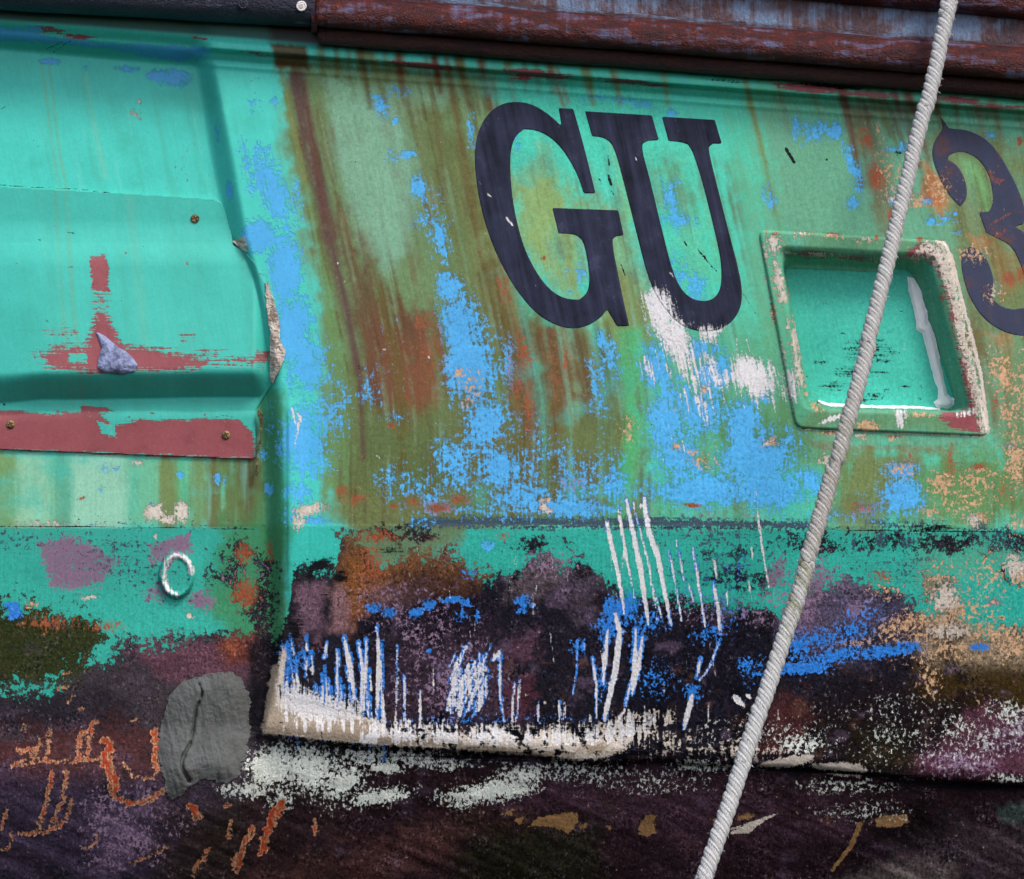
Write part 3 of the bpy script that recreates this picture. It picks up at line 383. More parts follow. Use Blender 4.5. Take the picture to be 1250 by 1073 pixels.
# dark flecks on the recessed board and around
bk = L['black']
L['wear'] = Field()
for a in ((560, 490, 12, 6), (480, 565, 8, 3), (745, 565, 22, 8), (720, 600, 30, 8), (700, 640, 30, 8), (820, 670, 8, 3), (800, 693, 14, 6), (725, 708, 16, 8), (850, 740, 8, 6), (470, 600, 24, 8), (530, 690, 40, 16), (680, 730, 30, 14), (600, 640, 60, 18), (420, 655, 8, 5), (630, 740, 24, 12), (780, 405, 8, 3), (740, 485, 12, 4), (650, 560, 60, 50)):
    p = fr((a[0], a[1]))[0]; bk.blob(p[0], p[1], a[2] * .5, a[3] * .42, 0, .12 if a[2] > 20 else .3)
for pts, r in ((C(0, 0, (0, 706), (130, 715), (300, 722), (430, 738)), .45), (C(0, 0, (680, 760), (840, 770)), .4), (C(0, 0, (245, 882), (312, 900)), .7), (C(0, 0, (145, 916), (165, 918)), .8), (C(850, 0, (342, 568), (355, 590), (372, 618)), 2), (C(850, 0, (8, 960), (30, 985), (60, 1020)), .5),
               ([(793, 465), (795, 520), (795, 600)], .35), ([(-100, 642), (100, 643), (310, 646)], .5), ([(640, 643), (1020, 646)], .4), ([(1020, 647), (1400, 652)], .5), (C(550, 80, (600, 345), (606, 385)), .9), (C(550, 80, (602, 420), (612, 455)), 1.6), (C(550, 80, (565, 432), (575, 445)), .8), (C(550, 80, (612, 478), (622, 492)), .8), (C(550, 80, (890, 670), (902, 690)), 1), (C(550, 80, (940, 700), (975, 735)), .6), (C(550, 80, (650, 760), (665, 800)), .9), (C(550, 80, (1115, 870), (1165, 950)), .5), (C(550, 80, (940, 700), (1020, 790)), .35),
               (C(850, 0, (930, 450), (960, 490)), 1.0), (C(300, 300, (430, 420), (432, 470)), .8), (C(0, 0, (0, 420), (35, 395)), .35), (C(0, 0, (155, 215), (170, 190), (240, 160)), .6), (C(0, 0, (185, 215), (215, 190), (270, 155)), .6), (C(0, 300, (15, 600), (15, 610)), 1), (C(0, 300, (170, 280), (190, 296)), .4), (C(0, 300, (820, 655), (860, 648), (895, 658)), .7), (C(0, 300, (420, 628), (440, 634)), .7)):
    bk.line(pts, r, r, 1.4, .8)
for a in ((390, 690, 20, 8, -20, .9), (378, 700, 6, 12, 0, .7), (415, 705, 14, 10, 0, .5), (1015, 105, 60, 3, 5, .6), (890, 99, 30, 2, 5, .2), (1097, 187, 8, 4, 0, .2), (310, 870, 14, 60, 0, .2), (480, 672, 20, 10, 0, .0), (1009, 195, 2, 2, 0, .8), (400, 730, 14, 50, 0, -.1), (362, 770, 14, 30, 0, .3), (600, 925, 160, 6, 1, .1), (1190, 960, 120, 6, 2, .5), (1000, 942, 160, 4, 3, .5), (1140, 645, 40, 6, 0, .3)):
    bk.blob(*a)
# gouges cut into the dark coat: red wood with torn cream edges
gg = L['gouge']
GL = [([(100, 460), (40, 480), (150, 470), (240, 470), (380, 460)], 1.6), ([(60, 430), (120, 420), (130, 460)], 2.4), ([(150, 380), (140, 450)], 2.0), ([(190, 345), (180, 460)], 1.8), ([(330, 350), (300, 380), (305, 460)], 3.0), ([(370, 315), (345, 350), (330, 455)], 3.2), ([(410, 385), (415, 480), (440, 560)], 7), ([(415, 560), (440, 610), (490, 630), (560, 615), (650, 565)], 3.4), ([(200, 510), (180, 600), (150, 720)], 3.0), ([(255, 500), (240, 600), (200, 715)], 2.4), ([(272, 610), (255, 690), (190, 735), (75, 745)], 2.2), ([(25, 650), (5, 730)], 2.0), ([(50, 730), (30, 805), (0, 800)], 1.2), ([(375, 745), (355, 790), (320, 798)], 1.2), ([(590, 345), (590, 420), (600, 500)], 4.5), ([(470, 470), (510, 530), (590, 530)], 1.2), ([(640, 795), (560, 830), (500, 858)], 1.0), ([(880, 690), (870, 760)], 2.0), ([(965, 715), (930, 790), (890, 850)], 3.4), ([(1080, 620), (1030, 700), (1000, 820)], 6), ([(930, 800), (900, 880)], 3.5), ([(720, 640), (760, 680)], 6), ([(800, 800), (730, 900)], 2.4), ([(90, 320), (95, 340)], 2), ([(225, 190), (250, 180)], 3.4), ([(255, 240), (275, 225)], 1.4), ([(300, 270), (318, 262)], 1.6), ([(500, 315), (520, 305)], 1.6), ([(240, 130), (275, 122)], 1.4), ([(860, 640), (875, 625)], 2.5), ([(1200, 690), (1205, 740)], 3)]
bk.a = np.where((PY > 880) & (PY < 935) & (PX > 318) & (PX < 900), np.maximum(bk.a, 1.0 * fbm(PX, PY, 7, 9, 5, 4) - .62 + .3 * sm(PX, 460, 560)), bk.a)
def jit(P, a=1.6):
    out = [P[0]]
    for p, q in zip(P[:-1], P[1:]):
        n = max(2, int(math.hypot(q[0] - p[0], q[1] - p[1]) / 14))
        for k in range(1, n + 1): out.append((p[0] + (q[0] - p[0]) * k / n + random.uniform(-a, a) * 3, p[1] + (q[1] - p[1]) * k / n + random.uniform(-a, a) * 3))
    return out
GL = [(jit(p, 1.4 + r * .8), r * k) for p, r in GL for k in ((.55, .35, .3, .25) if r > 1.8 else (.7, .4))]
for pts, r in GL: gg.line(C(0, 780, *pts), r * .95, r * .7, 3.0)
rm = lambda *p: C(550, 780, *p)
chips = [rm((292, 715), (330, 680), (420, 665), (488, 662), (485, 700), (450, 745), (400, 720), (340, 712)), rm((715, 745), (725, 700), (750, 672), (790, 668), (775, 700), (785, 740), (760, 752)), rm((240, 690), (290, 675), (265, 712)), rm((190, 670), (240, 650), (235, 672)),
         C(850, 780, (675, 685), (720, 672), (800, 668), (815, 700), (760, 718), (690, 715)), C(850, 780, (40, 690), (100, 675), (90, 695)), C(850, 780, (145, 690), (190, 665), (230, 672), (200, 690)), rm((490, 712), (520, 705), (510, 735)), rm((595, 715), (620, 712), (612, 738))]
CH = Field()
for c in chips: CH.poly(c, 5, .9)
L['wood'] = CH
CH.blob(1010, 1000, 10, 6, 0, .1); CH.line(C(850, 780, (625, 705), (590, 790), (520, 880)), 3.4, 2, 2.4, .8)
cr.poly(C(850, 780, (120, 745), (200, 700), (310, 665), (260, 695), (200, 740)), 3, .8).line(C(850, 780, (130, 725), (220, 695), (310, 665)), .8, .4, 1.5)
cr.poly(C(850, 780, (215, 495), (260, 470), (350, 445), (450, 440), (440, 470), (330, 495), (260, 500)), 4, .6)
pe.poly(C(850, 780, (215, 495), (300, 475), (420, 470), (330, 498)), 4, .8)
cr.poly(C(850, 780, (440, 480), (520, 470), (620, 475), (655, 500), (630, 525), (540, 522), (480, 510)), 5, .9)
bk.line(C(0, 600, (758, 740), (775, 780), (742, 845), (740, 890)), .9, .6, 1.4)
bk.line(C(0, 600, (740, 890), (715, 960), (690, 1000), (700, 1050)), 1.8, 3, 3)

gr = Field(); gr.a[:] = .12
gr.a += .55 * sm(FU, 300, 335) * sm(PY, lip(PX), lip(PX) + 20); gr.a += .35 * sm(PY, 470, 600) + .45 * sm(PY, 640, 760)
gr.a -= .35 * sm(sd_poly_at(PX, PY, [(800, 110), (930, 110), (960, 400), (900, 420), (860, 200)]), -40, 20); L['grit'] = gr
# ------------------------------------------------------------------ relief of the hull (mm towards the viewer)
Ex = lambda y: np.interp(y, [-100, 60, 90, 200, 290, 340, 450, 560, 740, 800, 880, 910], [262, 262, 266, 288, 304, 318, 344, 350, 352, 346, 328, 316])
Ix = lambda y: np.interp(y, [-100, 60, 90, 200, 290, 340, 450, 560, 740, 800, 880, 910], [232, 232, 240, 258, 276, 296, 312, 318, 326, 328, 316, 308])
def step_y(x): return np.interp(x, [-400, 180, 300, 318, 400, 470, 560, 650, 720, 800, 860, 1000, 1100, 1250, 1700], [925, 925, 902, 896, 906, 912, 916, 921, 931, 926, 932, 936, 948, 957, 975])
def hull_h(x, y):
    l = lip(x); d = y - l
    h = 15 * sm(-d, -18, -11) + 2.2 * np.exp(-((d - 32) / 3.5) ** 2) + 6 * sm(-d, -28, -18) - 5 * sm(-d, -6, 2)
    niche = sm(Ex(y) - x, 0, 1) * 0
    t = np.clip((Ex(y) - x) / np.maximum(Ex(y) - Ix(y), 1), 0, 1); sx = t * t * (3 - 2 * t)
    top = sm(y - (38 + .085 * x), 0, 24)
    h = h * (1 - sx) + sx * (12 * sm(-d, -12, 2) * (1 - top))
    h = h - 30 * sx * top * (1 - sm(y, 880, 960))
    h = h + 12 * sm(y, 700, 880) * sx                                  # niche floor comes forward low down
    h = h + 3.0 * sm(x, 349, 353) * (1 - sm(x, 353, 380)) * sm(y, 480, 520) * (1 - sm(y, 700, 760))
    sy = step_y(x); below = sm(y - sy, -2, 7)
    rt = sm(x, 300, 330)
    h = h + 5 * rt * np.exp(-((y - sy + 12) / 14.0) ** 2) * (1 - below)
    h = h - (13 - 4 * sm(x, 760, 900)) * below * rt 
    yy = np.maximum(y - 900, 0); h = h - .17 * yy - .0011 * yy * yy * (yy < 900) - .0011 * 900 * (yy >= 900) * 0
    h = h - .10 * np.clip(y - 640, 0, 260)
    h = h + 1.3 * fbm(x, y, 190, 150, 2, 3) + .35 * fbm(x, y, 30, 30, 4, 3) * sm(y, 560, 700) + 1.2 * fbm(x, y, 22, 14, 5, 3) * sm(y, 870, 950)
    h = h + .7 * sm(y, 640, 642) * sm(x, 350, 356)
    return h
cov_u = [(-460, 222), (0, 228), (150, 236), (262, 243), (270, 247), (274, 256), (283, 288), (285, 300), (296, 305), (312, 322), (323, 345), (330, 370), (334, 400), (334, 440), (331, 470), (320, 488), (312, 500), (312, 540), (312, 558), (307, 560), (200, 556), (0, 548), (-460, 530)]
def cover_h(x, y): return np.maximum(cover_raw(x, y), hull_h(x, y) + 1.5)
def cover_raw(x, y):
    b = hull_h(np.clip(x, -400, 225), np.clip(y, 120, 600)) * 0 - 30
    edge = 1 - sm(x, 308, 334) * .7
    ybot = 458 + 4 * sm(x, 60, 0) - .01 * (x - 100)
    rise = (sm(y, 268, 326) * 13 + 20 * np.clip((y - 296) / 160, 0, 1)) * (1 - sm(y - ybot, -8, 34))
    left = .55 + .45 * sm(x, -60, 70)
    h = b + 4 + rise * left * edge - 7 * np.exp(-((y - ybot - 36) / 9.0) ** 2) * left - (1 - sm(y, 470, 500)) * 6 * sm(y, 286, 306) * (1 - sm(y - ybot, -6, 38)) * 0
    return h + .9 * fbm(x, y, 120, 90, 6, 2)

# ------------------------------------------------------------------ mesh builders
def W(x, y, h):                               # millimetres on the hull's side view -> metres
    k = (1 - h / CD) / 1000
    return np.stack([(x - CX) * k, -h / 1000, (CY - y) * k], -1)
def sample(A, x, y):
    x = np.where(x > xs[-1], 2 * xs[-1] - x, np.where(x < xs[0], 2 * xs[0] - x, x))
    fx = np.clip((x - xs[0]) / PITCH, 0, len(xs) - 1.001); fy = np.clip((y - ys[0]) / PITCH, 0, len(ys) - 1.001)
    i = fx.astype(int); j = fy.astype(int); fx = fx - i; fy = fy - j
    if A.ndim == 3: fx = fx[..., None]; fy = fy[..., None]
    return (A[j, i] * (1 - fx) + A[j, i + 1] * fx) * (1 - fy) + (A[j + 1, i] * (1 - fx) + A[j + 1, i + 1] * fx) * fy
def link(me, name, mats, parent):
    o = bpy.data.objects.new(name, me); COL.objects.link(o)
    for m in (mats if isinstance(mats, (list, tuple)) else [mats]): me.materials.append(m)
    if parent: o.parent = parent
    return o
def patch(name, gx, gy, hf, mat, parent, sdf=None, thick=0, attrs=True, extra=None, over=None):
    """sheet of material over the grid gx x gy where sdf>=0, at height hf, its edge turned back by thick"""
    X, Y = np.meshgrid(np.asarray(gx, float), np.asarray(gy, float)); nx, ny = len(gx), len(gy)
    s = np.ones(X.shape) if sdf is None else np.array(sdf(X, Y), float)
    s = np.where(np.abs(s) < 1e-3, 1e-3, s)
    ins = s > 0; full = ins[:-1, :-1] & ins[:-1, 1:] & ins[1:, :-1] & ins[1:, 1:]; anyi = ins[:-1, :-1] | ins[:-1, 1:] | ins[1:, :-1] | ins[1:, 1:]
    jj, ii = np.nonzero(full); base = jj * nx + ii
    quads = np.stack([base, base + nx, base + nx + 1, base + 1], -1)
    VX = list(); EX = {}; polys = []; rim = []
    nb = X.size; Xf, Yf, sf = X.ravel(), Y.ravel(), s.ravel()
    def cross(a, b):
        k = (min(a, b), max(a, b))
        if k not in EX:
            t = sf[a] / (sf[a] - sf[b]); EX[k] = nb + len(VX); VX.append((Xf[a] + t * (Xf[b] - Xf[a]), Yf[a] + t * (Yf[b] - Yf[a])))
        return EX[k]
    for j, i in zip(*np.nonzero(anyi & ~full)):
        c = [j * nx + i, (j + 1) * nx + i, (j + 1) * nx + i + 1, j * nx + i + 1]; out = []
        for q in range(4):
            a, b = c[q], c[(q + 1) % 4]
            if sf[a] > 0: out.append(a)
            if (sf[a] > 0) != (sf[b] > 0): out.append(cross(a, b))
        if len(out) >= 3:
            polys.append(out)
            for q in range(len(out)):
                a, b = out[q], out[(q + 1) % len(out)]
                if a >= nb and b >= nb: rim.append((a, b))
    if VX: Xf = np.concatenate([Xf, [v[0] for v in VX]]); Yf = np.concatenate([Yf, [v[1] for v in VX]])
    H = hf(Xf, Yf)
    used = np.zeros(len(Xf), bool); used[quads.ravel()] = True
    for p in polys: used[p] = True
    if thick:
        key = {}; add = []
        for a, b in rim:
            for v in (a, b):
                if v not in key: key[v] = len(Xf) + len(add); add.append(v)
        side = [(b, a, key[a], key[b]) for a, b in rim]
        if add:
            Xf = np.concatenate([Xf, Xf[add]]); Yf = np.concatenate([Yf, Yf[add]]); H = np.concatenate([H, H[add] - thick]); used = np.concatenate([used, np.ones(len(add), bool)])
        polys += [list(q) for q in side]
    remap = np.cumsum(used) - 1; Xf, Yf, H = Xf[used], Yf[used], H[used]
    quads = remap[quads]; polys = [[int(remap[v]) for v in p] for p in polys]
    loops = np.concatenate([quads.ravel()] + ([np.concatenate([np.array(p) for p in polys])] if polys else [])).astype(np.int32)
    cnt = np.concatenate([np.full(len(quads), 4), np.array([len(p) for p in polys], int)]).astype(np.int32)
    st = np.concatenate([[0], np.cumsum(cnt)[:-1]]).astype(np.int32)
    me = bpy.data.meshes.new(name); me.vertices.add(len(Xf)); me.vertices.foreach_set('co', W(Xf, Yf, H).astype(np.float32).ravel())
    me.loops.add(len(loops)); me.loops.foreach_set('vertex_index', loops); me.polygons.add(len(cnt)); me.polygons.foreach_set('loop_start', st); me.polygons.foreach_set('loop_total', cnt)
    me.update(calc_edges=True); me.validate()
    sh = np.ones(len(me.polygons), bool)
    if thick and len(rim): sh[-len(rim):] = False
    me.polygons.foreach_set('use_smooth', sh)
    for nm, uu in (('flat', Xf), ('flow', Xf - shift(Yf))):
        uv = me.uv_layers.new(name=nm); arr = np.stack([uu[loops], -Yf[loops]], -1) / 1000; uv.data.foreach_set('uv', arr.astype(np.float32).ravel())
    if attrs:
        for n, f in L.items():
            at = me.attributes.new('m_' + n, 'FLOAT', 'POINT'); v = sample(f.a, Xf, Yf)
            if over and n in over: v = over[n](Xf, Yf, v)
            at.data.foreach_set('value', v.astype(np.float32))
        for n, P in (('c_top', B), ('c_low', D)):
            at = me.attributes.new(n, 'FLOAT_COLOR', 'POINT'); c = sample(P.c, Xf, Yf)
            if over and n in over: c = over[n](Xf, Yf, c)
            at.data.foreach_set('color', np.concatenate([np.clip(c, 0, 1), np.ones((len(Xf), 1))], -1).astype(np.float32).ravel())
    if extra:
        for n, fn in extra.items():
            at = me.attributes.new(n, 'FLOAT', 'POINT'); at.data.foreach_set('value', fn(Xf, Yf).astype(np.float32))
    return link(me, name, mat, parent)

# ------------------------------------------------------------------ node helpers
class NT:
    def __init__(s, name):
        s.m = bpy.data.materials.new(name); s.m.use_nodes = True; s.t = s.m.node_tree; s.b = s.t.nodes['Principled BSDF']; s.seed = 0
    def n(s, t, **k):
        o = s.t.nodes.new(t)
        for a, b in k.items(): setattr(o, a, b)
        return o
    def l(s, a, b): s.t.links.new(a, b)
    def put(s, v, sock):
        if isinstance(v, (int, float)): sock.default_value = v
        elif isinstance(v, tuple): sock.default_value = v[:3] if sock.type == 'VECTOR' else (*v[:3], 1)
        else: s.l(v, sock)
    def math(s, op, a, b=0.0, c=None, clamp=False):
        o = s.n('ShaderNodeMath', operation=op, use_clamp=clamp); s.put(a, o.inputs[0]); s.put(b, o.inputs[1])
        if c is not None: s.put(c, o.inputs[2])
        return o.outputs[0]
    def attr(s, name, out='Fac'): return s.n('ShaderNodeAttribute', attribute_name=name).outputs[out]
    def noise(s, sx, sy, uv='flat', det=4, rough=.6, dist=0.0, seed=None):       # features of sx by sy millimetres, centred on 0
        s.seed += 1; sd = s.seed if seed is None else seed
        u = s.n('ShaderNodeUVMap', uv_map=uv); mp = s.n('ShaderNodeMapping'); mp.inputs['Scale'].default_value = (1000 / sx, 1000 / sy, 1)
        mp.inputs['Location'].default_value = (sd * 13.7, sd * 7.3, 0); s.l(u.outputs[0], mp.inputs[0])
        t = s.n('ShaderNodeTexNoise', noise_dimensions='2D'); t.inputs['Scale'].default_value = 1; t.inputs['Detail'].default_value = det; t.inputs['Roughness'].default_value = rough; t.inputs['Distortion'].default_value = dist
        s.l(mp.outputs[0], t.inputs['Vector'])
        return s.math('MULTIPLY', s.math('SUBTRACT', t.outputs['Fac'], .5), 3.2)
    def step(s, v, w=.06): return s.math('MULTIPLY_ADD', v, .5 / w, .5, clamp=True)
    def mix(s, f, a, b, mode='MIX'):
        o = s.n('ShaderNodeMix', data_type='RGBA', blend_type=mode); s.put(f, o.inputs[0]); s.put(a, o.inputs[6]); s.put(b, o.inputs[7]); return o.outputs[2]
    def mul(s, col, f): 
        o = s.n('ShaderNodeVectorMath', operation='SCALE'); s.put(col, o.inputs[0]); s.put(f, o.inputs['Scale']); return o.outputs[0]
    def bump(s, h, dist=.001, strength=1.0):
        o = s.n('ShaderNodeBump'); o.inputs['Distance'].default_value = dist; o.inputs['Strength'].default_value = strength; s.put(h, o.inputs['Height']); s.l(o.outputs[0], s.b.inputs['Normal'])
def rgb(c): return tuple(float(v) for v in lin(c))

BIAS = dict(blue=-.07, rust=-.14, peach=-.15, slate=-.2, mauve=-.1, deep=-.14, old=-.04, dark=.0, cream=.0, pink=-.02, black=-.02)
def paint_material(name, letter=None):
    M = NT(name); flake = M.noise(7, 7, det=6, rough=.66); fine = M.noise(3.2, 3.2, det=3, rough=.7); coarse = M.noise(38, 38, det=5, rough=.6)
    vs = M.noise(3.0, 60, 'flow', 4, .6); vs2 = M.noise(10, 160, 'flow', 4, .6); hs = M.noise(46, 2.6, det=4, rough=.6); flake2 = M.noise(3.6, 4.6, det=5, rough=.7, dist=.4)
    def comb(**k):
        r = None
        for nm, wt in k.items():
            v = M.math('MULTIPLY', {'flake': flake, 'fine': fine, 'coarse': coarse, 'vs': vs, 'vs2': vs2, 'hs': hs, 'flake2': flake2}[nm], wt); r = v if r is None else M.math('ADD', r, v)
        return r
    if letter:
        col = M.mul(letter[0], M.math('ADD', 1.0, comb(fine=.1, coarse=.18)))
        col = M.mix(M.step(M.math('ADD', comb(vs2=.8, coarse=.5), -.15), .9), col, letter[1])
        wear = M.step(M.math('ADD', comb(coarse=1.0, fine=.4), -letter[4]), .35); col = M.mix(M.math('MULTIPLY', wear, letter[3]), col, letter[2])
    else:
        top = M.attr('c_top', 'Color'); tone = M.math('ADD', 1.0, comb(fine=.035, coarse=.07, vs=.04, flake=.03)); col = M.mul(top, tone)
    height = M.math('MULTIPLY', coarse, .25)
    layers = [('dark', None, dict(flake=.8, coarse=.75, flake2=.55), .12, -.3),
              ('mauve', (124, 102, 124), dict(flake=.75, flake2=.75, coarse=.4), .12, -.1),
              ('slate', (56, 74, 88), dict(flake2=.8, flake=.6, hs=.25), .12, -.2),
              ('pink', (146, 80, 84), dict(hs=.5, flake=.4, fine=.25), .14, -.5),
              ('blue', (76, 164, 222), dict(flake=.52, flake2=.42, vs=.25, coarse=.32), .13, -.6),
              ('rust', (142, 78, 52), dict(flake2=.5, flake=.4, vs=.2), .2, -.2),
              ('peach', (190, 154, 120), dict(flake2=.8, flake=.7), .12, -.5),
              ('deep', (50, 122, 205), dict(flake2=.5, flake=.45, fine=.2), .08, -.1),
              ('wood', (140, 108, 72), dict(flake=.5, flake2=.4, hs=.15), .12, -.9),
              ('old', (222, 228, 220), dict(flake2=1.0, flake=.7, coarse=.3), .1, -.3),
              ('cream', (214, 204, 192), dict(flake=.5, flake2=.6, vs=.35), .12, -1.0),
              ('beige', (162, 148, 130), dict(flake=.35, flake2=.35), .2, -.6),
              ('white', (222, 222, 226), dict(vs=.7, flake2=.5, fine=.3, flake=.25), .22, -.8),
              ('black', (14, 15, 20), dict(flake2=.5, hs=.3), .14, -.6)]
    if letter: layers = [q for q in layers if q[0] in (('white', 'rust', 'peach', 'blue') if letter[5] else ('white',))]
    fac_rough = None
    for nm, c, nz, wdt, hh in layers:
        m = M.attr('m_' + nm); f = M.step(M.math('ADD', M.math('ADD', m, comb(**nz)), BIAS.get(nm, 0.0)), wdt)
        if nm == 'dark':
            lc = M.attr('c_low', 'Color'); cc = M.mul(lc, M.math('ADD', 1.0, comb(flake=.3, flake2=.25, coarse=.3, fine=.25)))
            cc = M.mix(M.math('MULTIPLY', M.step(M.math('ADD', comb(flake2=.9, flake=.7, coarse=.7), -.75), .35), .55), cc, M.mix(.5, M.mul(lc, 2.4), rgb((118, 100, 112))))
            cc = M.mix(M.math('MULTIPLY', M.step(M.math('ADD', comb(flake2=-.8, fine=-.5, coarse=.9), -.6), .3), .75), cc, rgb((15, 13, 17)))
        else:
            cc = M.mul(rgb(c), M.math('ADD', 1.0, comb(coarse=.09, fine=.1, flake=.06)))
            if nm in ('cream', 'wood', 'white', 'beige', 'old'): cc = M.mix(M.math('MULTIPLY', M.step(M.math('ADD', comb(flake2=.8, flake=.5, vs=.5, coarse=.3), -.35), .6), .7 if nm == 'white' else .85), cc, rgb({'cream': (138, 120, 104), 'wood': (92, 66, 42), 'white': (166, 152, 132), 'beige': (112, 96, 82), 'old': (110, 118, 110)}[nm]))
            if nm == 'pink': cc = M.mix(M.step(comb(coarse=.8, flake=.6), .6), cc, rgb((128, 66, 72)))
        # speckle: nothing covers completely
        if nm == 'blue': f = M.math('MULTIPLY', f, .92)
        if nm in ('pink', 'deep', 'mauve'):
            f = M.math('MULTIPLY', f, M.step(M.math('ADD', comb(flake2=-.6, fine=-.7, vs=.3), .95), .2))
        col = M.mix(f, col, cc); height = M.math('ADD', height, M.math('MULTIPLY', f, hh))
        if nm == 'dark': fac_rough = f
    if not letter:
        m = M.attr('m_gouge'); v = M.math('ADD', m, comb(flake2=.9, flake=.6, fine=.3)); f = M.step(v, .25); core = M.step(M.math('ADD', M.math('SUBTRACT', m, .28), comb(flake=.9, vs=.4, flake2=.5)), .3)
        col = M.mix(f, col, M.mix(core, M.mul(rgb((190, 148, 112)), M.math('ADD', 1.0, comb(fine=.2, flake=.2))), M.mul(rgb((146, 54, 32)), M.math('ADD', 1.0, comb(fine=.2, flake=.3))))); height = M.math('ADD', height, M.math('MULTIPLY', f, -1.2))
        # pin pricks of dirt and tiny bright chips everywhere
        pk = M.noise(5.5, 5.5, det=2, rough=.5); thin = M.noise(2.2, 2.2, det=1)
        col = M.mix(M.math('MULTIPLY', M.step(M.math('SUBTRACT', M.math('ADD', pk, M.math('MULTIPLY', coarse, .3)), 1.12), .06), .75), col, rgb((40, 44, 40)))
        col = M.mix(M.math('MULTIPLY', M.step(M.math('SUBTRACT', M.math('ADD', thin, M.math('MULTIPLY', flake, .4)), 1.45), .06), .6), col, rgb((210, 215, 205)))
    if not letter:
        grit = M.attr('m_grit')
        col = M.mul(col, M.math('MULTIPLY_ADD', comb(fine=.14, flake2=.26, vs=.09, flake=.16), grit, 1.0))
        col = M.mix(M.math('MULTIPLY', M.step(M.math('ADD', comb(flake2=.7, fine=.7, coarse=-.5), M.math('MULTIPLY_ADD', grit, .45, -1.55)), .12), .6), col, rgb((34, 36, 34)))
        col = M.mix(M.math('MULTIPLY', M.step(M.math('ADD', comb(flake2=-.6, fine=.8, coarse=.6), M.math('MULTIPLY_ADD', grit, .35, -1.6)), .12), .5), col, rgb((190, 196, 186)))
    M.l(col, M.b.inputs['Base Color'])
    height = M.math('ADD', height, M.math('MULTIPLY', M.math('ADD', M.math('MULTIPLY', fine, .09), M.math('MULTIPLY', flake, .2)), .3 if letter else grit))
    if fac_rough is not None: height = M.math('ADD', height, M.math('MULTIPLY', fac_rough, M.math('ADD', M.math('MULTIPLY', flake2, .8), M.math('MULTIPLY', fine, .4))))
    M.bump(height, .0009, .8)
    if letter: M.b.inputs['Roughness'].default_value = .6; M.b.inputs['Specular IOR Level'].default_value = .12
    else:
        M.l(M.math('MULTIPLY_ADD', grit, .25, .36, clamp=True), M.b.inputs['Roughness']); M.l(M.math('SUBTRACT', M.math('MULTIPLY_ADD', grit, -.2, .3), M.math('MULTIPLY', fac_rough, .05), clamp=True), M.b.inputs['Specular IOR Level'])
    return M.m
m_hull = paint_material('weathered_hull_paint')
m_letter = paint_material('navy_letter_paint', (rgb((19, 23, 35)), rgb((56, 60, 84)), rgb((84, 88, 112)), .55, .85, 0))
m_three = paint_material('faded_numeral_paint', (rgb((58, 68, 92)), rgb((62, 58, 74)), rgb((104, 68, 56)), .85, .55, 1))
def simple(name, c, c2=None, rough=.6, metal=0.0, sc=6, bump=.0005, thr=.0, spec=.4):
    M = NT(name); a = M.noise(sc, sc, det=5); b = M.noise(sc * 4, sc * 4, det=4); col = M.mul(rgb(c), M.math('ADD', 1.0, M.math('MULTIPLY', a, .15)))
    if c2: col = M.mix(M.step(M.math('ADD', M.math('ADD', a, b), thr), .5), col, rgb(c2))
    M.l(col, M.b.inputs['Base Color']); M.b.inputs['Roughness'].default_value = rough; M.b.inputs['Metallic'].default_value = metal; M.b.inputs['Specular IOR Level'].default_value = spec; M.bump(a, bump); return M.m
m_putty = simple('grey_filler_putty', (88, 90, 89), (76, 78, 76), .8, sc=8, bump=.0008)
m_caulk = simple('white_sealant', (240, 241, 244), (228, 230, 232), .45, sc=10, bump=.0004)
m_lug = simple('bare_grey_metal', (136, 146, 182), (84, 90, 118), .5, .1, 9, .0012, -.3)
m_torn = simple('torn_cream_laminate', (216, 204, 190), (150, 132, 118), .8, sc=6, bump=.002, thr=-.3)
m_brass = simple('tarnished_brass_screw', (150, 122, 84), (64, 50, 36), .45, .3, 3, .0003)
m_zinc = simple('white_screw', (214, 210, 208), (120, 110, 104), .5, 0, 3, .0003, -.4)

# ------------------------------------------------------------------ the boat
boat = bpy.data.objects.new('fishing_boat', None); COL.objects.link(boat)
boat['label'] = 'teal green boat hull side with peeling blue, rust stained paint and letters GU 3'; boat['category'] = 'boat'
def rquad(p, r, n=7):                          # rounded polygon
    out = []; k = len(p)
    for i in range(k):
        a, b, c = np.array(p[i - 1], float), np.array(p[i], float), np.array(p[(i + 1) % k], float)
        u = (a - b) / np.linalg.norm(a - b); v = (c - b) / np.linalg.norm(c - b)
        for t in np.linspace(0, 1, n): out.append(tuple((b + u * r) * (1 - t) ** 2 + 2 * t * (1 - t) * b + (b + v * r) * t * t))
    return out
F_OUT = rquad([(925, 280), (1156, 294), (1208, 533), (971, 523)], 12)
F_HOLE = rquad([(951, 303), (1140, 313), (1186, 504), (983, 498)], 13)
F_IN = rquad([(957, 326), (1107, 333), (1164, 500), (988, 491)], 7)
gx = np.concatenate([np.linspace(-480, -20, 40)[:-1], np.arange(-20, 1272, 1.5), np.linspace(1272, 1730, 40)[1:]])
gy = np.concatenate([np.linspace(-330, -20, 24)[:-1], np.arange(-20, 1095, 1.5), np.linspace(1095, 1500, 30)[1:]])
hole = rquad([(940, 293), (1148, 304), (1196, 518), (977, 510)], 12)
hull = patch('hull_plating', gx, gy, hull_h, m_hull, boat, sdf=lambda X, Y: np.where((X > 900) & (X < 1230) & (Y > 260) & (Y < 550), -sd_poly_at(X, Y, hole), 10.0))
hull['label'] = 'green and blue flaking hull side above a dark worn bottom'

